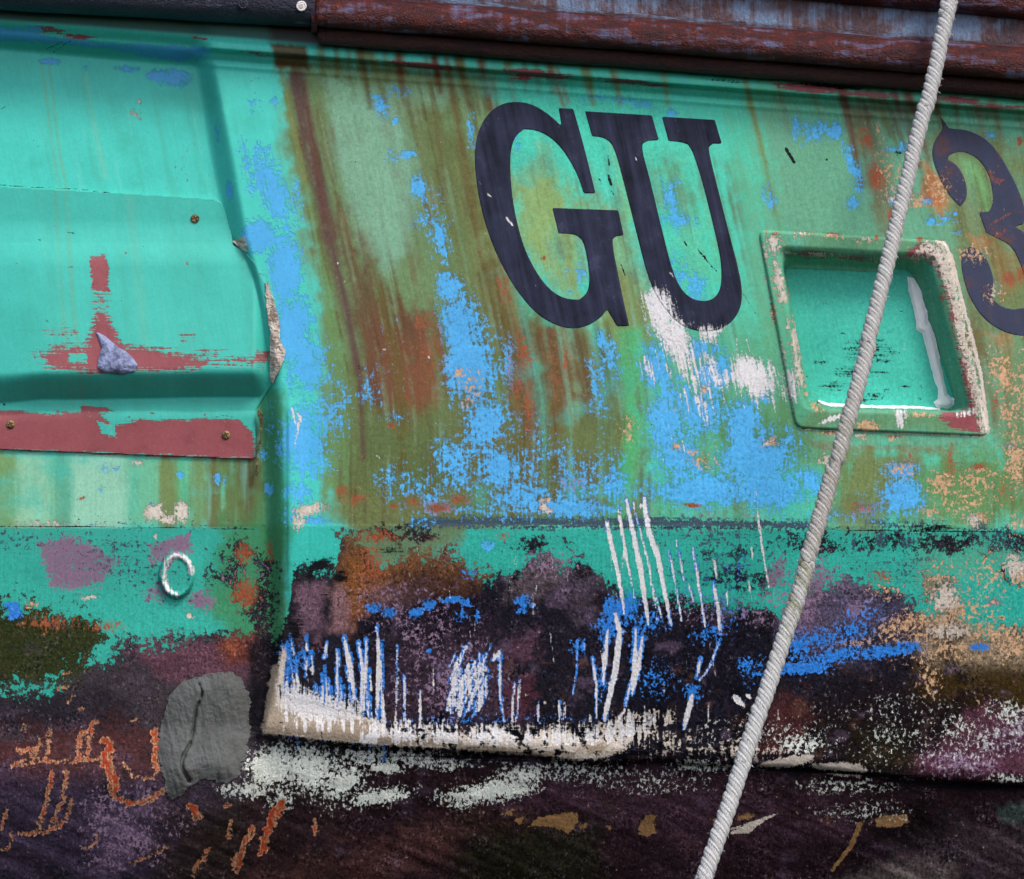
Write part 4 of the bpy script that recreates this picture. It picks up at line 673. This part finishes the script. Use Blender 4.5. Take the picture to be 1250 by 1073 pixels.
# registration letters: painted films lying on the plating
def letter(name, pts, mat, label, n_sub=3):
    P = np.array(pts, float)                                     # Chaikin smoothing keeps the curves round
    keep = []
    for i in range(len(P)):
        a, b, c = P[i - 1], P[i], P[(i + 1) % len(P)]; u = b - a; v = c - b
        ang = abs(math.degrees(math.atan2(u[0] * v[1] - u[1] * v[0], u @ v))); keep.append(ang > 40)
    for _ in range(2):
        Q = []; K = []
        for i in range(len(P)):
            a, b, c = P[i - 1], P[i], P[(i + 1) % len(P)]
            if keep[i]: Q.append(b); K.append(True)
            else: Q += [b * .75 + a * .25, b * .75 + c * .25]; K += [False, False]
        P = np.array(Q); keep = K
    P = [tuple(p) for p in P]; x0, y0, x1, y1 = bb(P, 4)
    o = patch(name, np.arange(x0, x1, 2.0), np.arange(y0, y1, 2.0), lambda x, y: hull_h(x, y) + .28, mat, boat, sdf=lambda X, Y: sd_poly_at(X, Y, P), thick=.15)
    o['label'] = label; return o
G = C(550, 80, (412, 162), (468, 165), (490, 240), (520, 350), (553, 487), (508, 487), (490, 430), (460, 370), (420, 310), (370, 265), (320, 245), (280, 243), (245, 270), (228, 330), (228, 420), (238, 520), (258, 620), (290, 720), (340, 810), (390, 865), (440, 890), (490, 893), (520, 870), (530, 830), (528, 780), (515, 700), (500, 660), (470, 642), (412, 640), (388, 543), (640, 552), (660, 648), (632, 650), (618, 662), (620, 700), (640, 800), (660, 900), (682, 994), (635, 994), (597, 930), (570, 965), (520, 995), (460, 1005), (400, 990), (330, 950), (260, 870), (200, 770), (150, 660), (115, 540), (95, 420), (92, 320), (108, 240), (145, 180), (190, 148), (240, 137), (300, 143), (350, 168), (395, 203), (424, 232))
U = C(550, 80, (513, 174), (768, 190), (795, 285), (750, 286), (732, 300), (732, 330), (760, 430), (800, 600), (840, 760), (870, 840), (910, 885), (960, 900), (1000, 893), (1028, 860), (1035, 800), (1028, 720), (1000, 600), (960, 440), (925, 330), (905, 300), (870, 290), (832, 288), (806, 195), (1008, 207), (1035, 298), (1000, 298), (985, 312), (990, 350), (1020, 470), (1060, 630), (1100, 780), (1113, 860), (1108, 920), (1085, 965), (1045, 1000), (990, 1014), (930, 1012), (870, 985), (820, 930), (775, 860), (745, 780), (710, 640), (670, 480), (630, 330), (610, 290), (575, 272), (540, 270))
T3 = [(1172, 252), (1157, 237), (1144, 211), (1137, 189), (1140, 173), (1149, 160), (1151, 156), (1148, 145), (1157, 156), (1163, 157), (1183, 159), (1205, 170), (1221, 189), (1237, 218), (1248, 243), (1252, 262), (1249, 274), (1238, 276), (1252, 284), (1268, 305), (1282, 340), (1285, 380), (1275, 400), (1262, 408), (1250, 410), (1234, 408), (1215, 400), (1196, 384), (1180, 356), (1173, 324), (1174, 308), (1184, 301), (1196, 305), (1207, 320), (1213, 340), (1212, 352), (1210, 360), (1218, 372), (1234, 378), (1250, 376), (1256, 362), (1252, 340), (1245, 320), (1235, 300), (1218, 291), (1204, 284), (1195, 259), (1208, 258), (1212, 248), (1212, 235), (1208, 215), (1198, 197), (1182, 186), (1168, 185), (1158, 190), (1157, 195), (1167, 200), (1176, 213), (1181, 232), (1179, 245)]
letter('painted_letter', G, m_letter, 'dark navy letter G'); letter('painted_letter', U, m_letter, 'dark navy letter U'); letter('painted_letter', T3, m_three, 'faded blue grey numeral 3')

# recessed window: raised frame, sunken board, bead of sealant
def frame_h(x, y):
    so = sd_poly_at(x, y, F_OUT); sh = sd_poly_at(x, y, F_HOLE); si = sd_poly_at(x, y, F_IN)
    t = np.clip(sh / np.maximum(sh - si, .5), 0, 1)          # 0 at the flange's inner edge, 1 at the board
    base = hull_h(x * 0 + 1050, y * 0 + 420)
    h = .8 + 3.6 * sm(so, 0, 2.5)
    return base + h - 4 * sm(sh, -5, 3) - 42 * sm(t, .02, .9)
frm = patch('window_frame', np.arange(915, 1216, 1.5), np.arange(270, 542, 1.5), frame_h, m_hull, boat, sdf=lambda X, Y: np.minimum(sd_poly_at(X, Y, F_OUT), -sd_poly_at(X, Y, F_IN) + .8), thick=8,
            over={'c_top': lambda x, y, c: c * (1 - .35 * sm(sd_poly_at(x, y, F_HOLE), -2, 3))[:, None] + lin((40, 150, 124)) * (.35 * sm(sd_poly_at(x, y, F_HOLE), -2, 3))[:, None]})  # inner walls tinted darker: shade of the recess put into their colour
frm['label'] = 'raised rounded frame with chipped cream and pink edges'
GREEN = lin((66, 182, 162))
board = patch('window_board', np.arange(940, 1180, 2.0), np.arange(310, 515, 2.0), lambda x, y: -42 + .02 * (x - 1050) + 1.0 * fbm(x, y, 70, 50, 3, 2), m_hull, boat,
              over={'c_top': lambda x, y, c: np.tile(GREEN, (len(x), 1)), **{k: (lambda x, y, v: v * 0 - 1.5) for k in ('blue', 'peach', 'cream', 'rust', 'pink', 'mauve', 'deep', 'white')}})
board['label'] = 'smooth green board set back in the frame'
caulk = fr((805, 275), (830, 280), (858, 330), (865, 360), (882, 410), (885, 440), (908, 490), (926, 570), (944, 650), (958, 722), (985, 740), (985, 765), (960, 778), (915, 772), (905, 755), (922, 740), (918, 700), (895, 620), (880, 560), (862, 490), (840, 480), (838, 440), (825, 390), (810, 330))
def jag(P, amp, sx): return lambda X, Y: sd_poly_at(X, Y, P) + amp * fbm(X, Y, sx, sx, 6, 3)
o = patch('sealant_bead', np.arange(1100, 1172, 1.0), np.arange(330, 505, 1.0), lambda x, y: np.maximum(frame_h(x, y), -42) + 1.5 + 4 * sm(sd_poly_at(x, y, caulk), 0, 5) + .6 * fbm(x, y, 6, 14, 3, 2), m_caulk, boat, sdf=jag(caulk, .8, 5), thick=3, attrs=False)
lowb = fr((465, 745), (500, 755), (600, 762), (700, 766), (860, 768), (930, 776), (930, 785), (860, 779), (700, 776), (600, 773), (500, 768), (462, 752))
patch('sealant_bead', np.arange(990, 1156, 1.0), np.arange(480, 508, 1.0), lambda x, y: np.maximum(frame_h(x, y), -42) + 1.5 + 2 * sm(sd_poly_at(x, y, lowb), 0, 3), m_caulk, boat, sdf=jag(lowb, .9, 5), thick=10, attrs=False)

# cover plate over the niche
plain = lambda x, y, v: np.full(len(x), -1.5)
cov = patch('cover_plate', np.concatenate([np.linspace(-460, -20, 30)[:-1], np.arange(-20, 345, 1.5)]), np.arange(215, 572, 1.5), cover_h, m_hull, boat, sdf=lambda X, Y: sd_poly_at(X, Y, cov_u), thick=4,
            over={'blue': plain, 'rust': plain, 'peach': plain, 'cream': plain, 'slate': plain, 'white': plain, 'c_top': lambda x, y, c: (np.tile(lin((62, 176, 162)), (len(x), 1)) + (sample(B.c, x * .6 + 20, y * .3 + 80) - lin((70, 197, 182))) * .5) * (1 - .06 * sm(y, 440, 560))[:, None]})
cov['label'] = 'bulging green cover plate with scuffed pink primer along its flange'
lug = C(0, 300, (366, 330), (378, 332), (402, 345), (425, 365), (450, 385), (480, 402), (505, 425), (526, 455), (515, 480), (470, 493), (400, 486), (370, 465), (375, 430), (388, 390))
def lug_h(x, y):
    s = np.maximum(sd_poly_at(x, y, lug), 0); return cover_h(x, y) + 1 + 1.5 * np.sqrt(s) + .8 * fbm(x, y, 6, 6, 3, 2)
patch('metal_lug', np.arange(112, 172, 1.0), np.arange(402, 462, 1.0), lug_h, m_lug, cov, sdf=lambda X, Y: sd_poly_at(X, Y, lug), thick=5, attrs=False)
torn = C(0, 300, (1012, 140), (1022, 142), (1040, 190), (1053, 240), (1069, 300), (1066, 360), (1092, 400), (1080, 440), (1055, 495), (1040, 525), (1030, 500), (1030, 430), (1030, 330), (1022, 270), (1014, 200))
patch('torn_edge', np.arange(322, 352, 1.0), np.arange(340, 472, 1.0), lambda x, y: cover_h(x, y) + 2.5 + .12 * (x - 325) + 1.5 * fbm(x, y, 7, 14, 4, 3), m_torn, cov, sdf=jag(torn, 1.0, 6), thick=5, attrs=False)
tri = C(0, 0, (885, 920), (930, 904), (937, 910), (943, 962), (925, 955), (905, 938))
patch('torn_edge', np.arange(280, 305, 1.0), np.arange(286, 311, 1.0), lambda x, y: cover_h(x, y) + 3, m_torn, cov, sdf=jag(tri, .5, 5), thick=4, attrs=False)
crk = C(0, 300, (985, 620), (1005, 650), (1000, 720), (985, 800), (982, 880), (975, 880), (978, 800), (992, 720), (990, 660), (978, 640))
patch('torn_edge', np.arange(308, 326, 1.0), np.arange(494, 586, 1.0), lambda x, y: -16 + 2 * fbm(x, y, 6, 9, 4, 2), simple('frayed_brown_laminate', (120, 108, 74), (70, 60, 40), .8, sc=5, bump=.002), cov, sdf=jag(crk, 1.2, 6), thick=5, attrs=False)

# round cap, putty
def cap_sd(X, Y): return 24 * (1 - np.sqrt(((X - 215.5) / 22.5) ** 2 + ((Y - 702.5) / 29.5) ** 2))
def cap_h(x, y): s = cap_sd(x, y); return hull_h(x, y) + 1 + 9 * sm(s, 0, 4) - 3 * sm(s, 5, 9)
o = patch('round_cap', np.arange(190, 242, 1.0), np.arange(670, 736, 1.0), cap_h, m_hull, boat, sdf=cap_sd, thick=3); o['label'] = 'round green cap with a worn white rim'
def smooth(P, n=2, closed=True):
    P = [np.array(p, float) for p in P]
    for _ in range(n):
        Q = [] if closed else [P[0]]
        for i in range(len(P) if closed else len(P) - 1): a, b = P[i], P[(i + 1) % len(P)]; Q += [a * .75 + b * .25, a * .25 + b * .75]
        P = Q if closed else Q + [P[-1]]
    return [tuple(p) for p in P]
put = C(0, 780, (650, 200), (700, 160), (760, 135), (830, 118), (900, 125), (945, 190), (962, 300), (945, 420), (910, 520), (850, 560), (790, 530), (740, 545), (690, 600), (650, 620), (620, 540), (598, 420), (620, 300)); put = smooth(put)
crack = C(0, 780, (760, 175), (776, 210), (748, 265), (738, 330), (728, 400), (700, 440), (690, 490), (720, 540)); crack = smooth(crack, 2, False)
hair = lambda X, Y: 2.2 * fbm(X * 1.0 + Y * .25, Y, 16, 2.2, 3, 3) + 3.0 * fbm(X, Y, 22, 22, 4, 3) + 1.6 * fbm(X + .6 * Y, Y - .3 * X, 3, 14, 2, 2)
def put_h(x, y):
    s = sd_poly_at(x, y, put); c = sd_line_at(x, y, crack, .2, 2.2) + 1.2 * fbm(x, y, 7, 7, 5, 3)
    return hull_h(x, y) + 1 + 8 * sm(s, -3, 22) + .7 * fbm(x, y, 34, 40, 5, 2) + .35 * fbm(x, y, 6, 34, 2, 2) - 7 * sm(c, -1.2, 1.0) + 1.0 * np.exp(-((c + 4) / 2.5) ** 2) + .9 * fbm(x - .2 * y, y, 4, 40, 6, 3)
patch('putty_patch', np.arange(184, 316, 1.0), np.arange(810, 984, 1.0), put_h, m_putty, boat, sdf=lambda X, Y: sd_poly_at(X, Y, put) + hair(X, Y), thick=3, attrs=False)['label'] = 'grey filler smeared over a crack'

# ------------------------------------------------------------------ screws
def lathe(name, prof, n, mat, parent, loc, cross=0.0, tilt=(0, 0)):
    vs = []; fs = []
    for (r, h) in prof:
        for k in range(n):
            a = 2 * math.pi * k / n; x, z = r * math.cos(a), r * math.sin(a); d = h
            vs.append([x, -d, z])
    m = len(prof)
    for i in range(m - 1):
        for k in range(n): fs.append((i * n + k, i * n + (k + 1) % n, (i + 1) * n + (k + 1) % n, (i + 1) * n + k))
    fs.append(tuple(range((m - 1) * n, m * n)))
    if cross:
        R = prof[0][0]
        for v in vs:
            x, z = v[0], v[2]; c, s = math.cos(.5), math.sin(.5); u, q = x * c + z * s, -x * s + z * c
            if (abs(u) < R * .16 and abs(q) < R * .62) or (abs(q) < R * .16 and abs(u) < R * .62): v[1] += cross
    me = bpy.data.meshes.new(name); me.from_pydata(vs, [], fs); me.update(); me.polygons.foreach_set('use_smooth', [True] * len(me.polygons))
    for nm in ('flat', 'flow'):
        uv = me.uv_layers.new(name=nm)
        for l in me.loops: uv.data[l.index].uv = (me.vertices[l.vertex_index].co.x + loc[0], me.vertices[l.vertex_index].co.z + loc[2])
    o = link(me, name, mat, parent); o.location = loc; return o
def screw(px, py, h, R, mat, parent, washer=None):
    R /= 1000; p = W(np.array(px * 1.0), np.array(py * 1.0), np.array(h * 1.0))
    prof = [(R, 0)] + [(R * math.cos(t), .0006 + R * .55 * math.sin(t)) for t in np.linspace(.1, 1.45, 12)] + [(R * .03, R * .56)]
    s = lathe('screw', prof, 40, mat, parent, tuple(p), cross=R * .4)
    if washer:
        lathe('washer', [(R * 1.55, 0), (R * 1.55, .0012), (R * 1.0, .0014), (R * .98, 0)], 32, washer, parent, tuple(p - np.array([0, .0002, 0])))
    return s
for (a, b) in ((238, 267), (13, 518), (276, 531)): screw(a, b, float(cover_h(np.array([a * 1.]), np.array([b * 1.]))[0]), 5.4, m_brass, cov)

# ------------------------------------------------------------------ rails above
def rail_material(name, base, alt, patch_c, amt, orange, oamt):
    M = NT(name); a = M.noise(26, 10, det=6, rough=.65); b = M.noise(9, 9, det=5, rough=.7); c = M.noise(60, 22, det=4); v = M.noise(9, 70, det=4); f = M.noise(3, 3, det=3)
    col = M.mul(rgb(base), M.math('ADD', 1.0, M.math('MULTIPLY', b, .35))); col = M.mix(M.step(M.math('ADD', a, c), .7), col, rgb(alt))
    col = M.mix(M.math('MULTIPLY', M.step(M.math('ADD', M.math('ADD', c, M.math('MULTIPLY', v, .5)), amt), .35), .8), col, M.mul(rgb(patch_c), M.math('ADD', 1.0, M.math('MULTIPLY', f, .25))))
    col = M.mix(M.math('MULTIPLY', M.step(M.math('ADD', M.math('ADD', b, M.math('MULTIPLY', a, .8)), oamt), .3), .85), col, rgb(orange))
    M.l(col, M.b.inputs['Base Color']); M.b.inputs['Roughness'].default_value = .42; M.b.inputs['Specular IOR Level'].default_value = .3
    M.bump(M.math('ADD', b, M.math('MULTIPLY', f, .4)), .0009); return M.m
m_rust = rail_material('rusted_steel', (50, 18, 22), (84, 26, 18), (92, 104, 140), -.5, (160, 66, 26), -.85)
m_rustp = rail_material('flaked_blue_steel', (74, 58, 66), (96, 60, 52), (112, 138, 170), -.1, (132, 74, 52), -1.1)
m_rustd = rail_material('dark_rusted_steel', (44, 24, 24), (58, 30, 24), (44, 40, 44), -1.2, (140, 84, 30), -1.7)
m_navy = rail_material('navy_rail_paint', (32, 34, 48), (42, 44, 60), (104, 108, 124), -.85, (176, 178, 186), -1.25)
def rail(name, x0, x1, yc, r, hc, mat, flat=None, seg=None):
    """long tube along the hull: yc(x) its axis height"""
    seg = seg or int((x1 - x0) / 6); n = 36; vs = []; uvs = []; X = np.linspace(x0, x1, seg)
    for i, x in enumerate(X):
        wob = .5 * math.sin(x * .021) + .4 * math.sin(x * .057)
        for k in range(n):
            a = 2 * math.pi * k / n; rr = r + .35 * math.sin(3 * a + x * .03) + wob * .4
            dy, dh = rr * math.cos(a), rr * math.sin(a)
            if flat: dy, dh = np.sign(math.cos(a)) * abs(math.cos(a)) ** .25 * r, np.sign(math.sin(a)) * abs(math.sin(a)) ** .25 * flat
            vs.append(tuple(W(np.array(float(x)), np.array(yc(x) + dy), np.array(hc + dh)))); uvs.append((x / 1000, -(yc(x) + r * 1.57 * (a - math.pi / 2) * -1) / 1000))
    fs = [(i * n + k, (i + 1) * n + k, (i + 1) * n + (k + 1) % n, i * n + (k + 1) % n) for i in range(seg - 1) for k in range(n)] + [tuple(range(n)), tuple(range((seg - 1) * n, seg * n))[::-1]]
    me = bpy.data.meshes.new(name); me.from_pydata(vs, [], fs); me.update(); me.polygons.foreach_set('use_smooth', [True] * (len(fs) - 2) + [False] * 2)
    for nm in ('flat', 'flow'):
        uv = me.uv_layers.new(name=nm); li = np.zeros(len(me.loops), int); me.loops.foreach_get('vertex_index', li); uv.data.foreach_set('uv', np.array(uvs)[li].astype(np.float32).ravel())
    return link(me, name, mat, boat)
nav = rail('rubbing_strake', -480, 384, lambda x: 12 + .057 * x - 33, 33, 30, m_navy); nav['label'] = 'scuffed navy rounded strake'
rail('fender_pipe', 386, 1730, lambda x: 40 + .0765 * (x - 750), 20.5, 42, m_rust)['label'] = 'thick rusty purple brown pipe'
rail('fender_pipe', 388, 1730, lambda x: 69.5 + .0765 * (x - 750), 12, 27, m_rustd)['label'] = 'thin dark pipe under the thick one'
rail('fender_pipe', 386, 1730, lambda x: 0 + .088 * (x - 1246), 23, 46, m_rust)['label'] = 'uppermost rusty pipe'
rail('fender_plate', 386, 1730, lambda x: 42 + .08 * (x - 1246) , 26, 5, m_rustp, flat=6).location = (0, -.034, 0)
rail('fender_backing', -480, 1730, lambda x: -160 + .0765 * x, 150, 8, m_rustd, flat=10)
rail('pipe_joint', 380, 387, lambda x: 13 + .06 * (x - 384), 27, 32, m_rust, seg=4)
screw(297, 5, 62.5, 4, m_navy, nav, m_navy); screw(368, 7.5, 62.5, 4, m_zinc, nav, m_zinc)

# ------------------------------------------------------------------ mooring rope
def rope_material():
    M = NT('worn_white_rope'); u = M.n('ShaderNodeUVMap', uv_map='yarn')
    wv = M.n('ShaderNodeTexWave', wave_type='BANDS', bands_direction='Y'); wv.inputs['Scale'].default_value = 2.6; wv.inputs['Distortion'].default_value = 1.2; wv.inputs['Detail'].default_value = 3; wv.inputs['Detail Scale'].default_value = 2; M.l(u.outputs[0], wv.inputs[0])
    f = M.noise(3, 3, det=4); c = M.noise(30, 30, det=3)
    a = M.attr('algae'); g = M.attr('grime'); deep = M.attr('groove')
    col = M.mul(rgb((202, 202, 201)), M.math('ADD', .98, M.math('ADD', M.math('MULTIPLY', f, .10), M.math('MULTIPLY', c, .05))))
    col = M.mix(M.math('MULTIPLY', M.step(M.math('MULTIPLY_ADD', deep, 1.0, -.42), .3), .55), col, rgb((128, 124, 118)))  # shade between the strands painted into the grooves, tinted with dirt
    col = M.mix(M.math('MULTIPLY', g, M.step(M.math('ADD', f, M.math('MULTIPLY', c, .6)), .8)), col, rgb((150, 136, 126)))
    col = M.mix(M.math('MULTIPLY', a, M.step(M.math('ADD', M.math('ADD', f, c), M.math('MULTIPLY_ADD', deep, 2.0, -.45)), .6)), col, rgb((112, 118, 56)))
    M.l(col, M.b.inputs['Base Color']); M.b.inputs['Roughness'].default_value = .85; M.b.inputs['Specular IOR Level'].default_value = .15
    M.bump(M.math('ADD', M.math('MULTIPLY', wv.outputs['Fac'], 1.0), M.math('MULTIPLY', f, .3)), .0006); return M.m
ctrl = [(1262, -420), (1240, -340), (1218, -250), (1195, -155), (1172, -60), (1160, 0), (1146, 65), (1129, 130), (1112, 200), (1095, 270), (1077, 345), (1060, 420), (1040, 495), (1018, 570), (1001, 630), (985, 690), (968, 745), (950, 800), (928, 865), (907, 930), (884, 1000), (862, 1066), (832, 1150), (800, 1240), (768, 1335), (736, 1430)]
cp = np.array(ctrl, float); tt = np.arange(len(cp)); NR = 3200; te = np.linspace(0, len(cp) - 1, NR)
def cr_spline(P, t):
    i = np.clip(t.astype(int), 0, len(P) - 2); f = t - i; g = lambda k: P[np.clip(i + k, 0, len(P) - 1)]
    return .5 * ((2 * g(0)) + (g(1) - g(-1)) * f + (2 * g(0) - 5 * g(1) + 4 * g(2) - g(3)) * f ** 2 + (3 * g(1) - g(0) - 3 * g(2) + g(3)) * f ** 3)
rx, ry = cr_spline(cp[:, 0], te), cr_spline(cp[:, 1], te)
rh = 84 + 400 * (np.maximum(ry + 60, 0) / 1210) ** 1.15
axis = W(rx, ry, rh); ARC = np.concatenate([[0], np.cumsum(np.linalg.norm(np.diff(axis, axis=0), axis=1))])
T = np.gradient(axis, axis=0); T /= np.linalg.norm(T, axis=1)[:, None]
N1 = np.cross(T, [0, 1, 0]); N1 /= np.linalg.norm(N1, axis=1)[:, None]; N2 = np.cross(T, N1)
RO = .0089; lay = .032; ns = 18
rope = bpy.data.objects.new('mooring_rope', None); COL.objects.link(rope); rope['label'] = 'worn white twisted rope hanging diagonally in front of the hull, green with algae halfway'; rope['category'] = 'rope'
m_rope = rope_material(); rr = random.Random(5)
p0 = axis[0].copy(); rope.location = p0
for s in range(3):
    ph = 2 * math.pi * s / 3; A = -2 * math.pi * ARC / lay + ph; wobr = 1 + .03 * np.sin(ARC * 90 + s * 2) + .02 * np.sin(ARC * 211 + s)
    rc = RO * .53 * wobr; ctr = axis + (np.cos(A) * rc)[:, None] * N1 + (np.sin(A) * rc)[:, None] * N2
    t = np.gradient(ctr, axis=0); t /= np.linalg.norm(t, axis=1)[:, None]
    er = (ctr - axis); er /= np.linalg.norm(er, axis=1)[:, None]; e1 = er - (er * t).sum(1)[:, None] * t; e1 /= np.linalg.norm(e1, axis=1)[:, None]; e2 = np.cross(t, e1)
    sr = RO * .54 * wobr; V = np.zeros((NR, ns, 3)); G_ = np.zeros((NR, ns))
    for k in range(ns):
        a = 2 * math.pi * k / ns; V[:, k] = ctr + (math.cos(a) * sr * .96)[:, None] * e1 + (math.sin(a) * sr * 1.1)[:, None] * e2 if False else ctr + (np.cos(a) * sr * .96)[:, None] * e1 + (np.sin(a) * sr * 1.08)[:, None] * e2
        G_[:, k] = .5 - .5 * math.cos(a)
    i = np.arange(NR - 1)[:, None] * ns; k = np.arange(ns)[None]; k1 = (k + 1) % ns
    fq = np.stack([i + k, i + k1, i + ns + k1, i + ns + k], -1).reshape(-1, 4)
    # stray fibres
    fv = []; ff = []; nb = NR * ns
    for _ in range(420):
        j = rr.randrange(5, NR - 5); a = rr.uniform(-1.2, 1.2); o = V[j, int(a / 6.28 * ns) % ns]; d = er[j] * rr.uniform(.3, 1) + t[j] * rr.uniform(-1, 1) + np.array([rr.uniform(-.4, .4) for _ in range(3)])
        d /= np.linalg.norm(d); ln = rr.uniform(.0015, .005); b = o - er[j] * .0006; q = np.cross(d, [0, 1, 0]); q /= np.linalg.norm(q) + 1e-9; wdt = .00016
        i0 = nb + len(fv); fv += [b - q * wdt, b + q * wdt, b + d * ln * .6 + q * wdt * .8, b + d * ln + t[j] * ln * .3]; ff.append((i0, i0 + 1, i0 + 2, i0 + 3))
    verts = np.concatenate([V.reshape(-1, 3), np.array(fv)]) - p0
    me = bpy.data.meshes.new('strand'); me.from_pydata(verts.tolist(), [], fq.tolist() + ff); me.update(); me.polygons.foreach_set('use_smooth', [True] * len(me.polygons))
    li = np.zeros(len(me.loops), int); me.loops.foreach_get('vertex_index', li)
    yv = np.repeat(ARC, ns); yy = np.repeat(ry, ns); xx = np.tile(np.arange(ns) / ns, NR); pad = len(fv)
    ang = np.concatenate([np.stack([xx * 6 + yv * 160, xx * 3.0 - yv * 60], -1), np.zeros((pad, 2))])
    uv = me.uv_layers.new(name='yarn'); uv.data.foreach_set('uv', ang[li].astype(np.float32).ravel())
    fl = np.concatenate([np.stack([xx * .034 + s * .3, yv], -1), np.zeros((pad, 2))])
    for nm in ('flat', 'flow'):
        uv = me.uv_layers.new(name=nm); uv.data.foreach_set('uv', fl[li].astype(np.float32).ravel())
    yq = np.concatenate([yy, np.full(pad, 200.)])
    def at(n, v): q = me.attributes.new(n, 'FLOAT', 'POINT'); q.data.foreach_set('value', v.astype(np.float32))
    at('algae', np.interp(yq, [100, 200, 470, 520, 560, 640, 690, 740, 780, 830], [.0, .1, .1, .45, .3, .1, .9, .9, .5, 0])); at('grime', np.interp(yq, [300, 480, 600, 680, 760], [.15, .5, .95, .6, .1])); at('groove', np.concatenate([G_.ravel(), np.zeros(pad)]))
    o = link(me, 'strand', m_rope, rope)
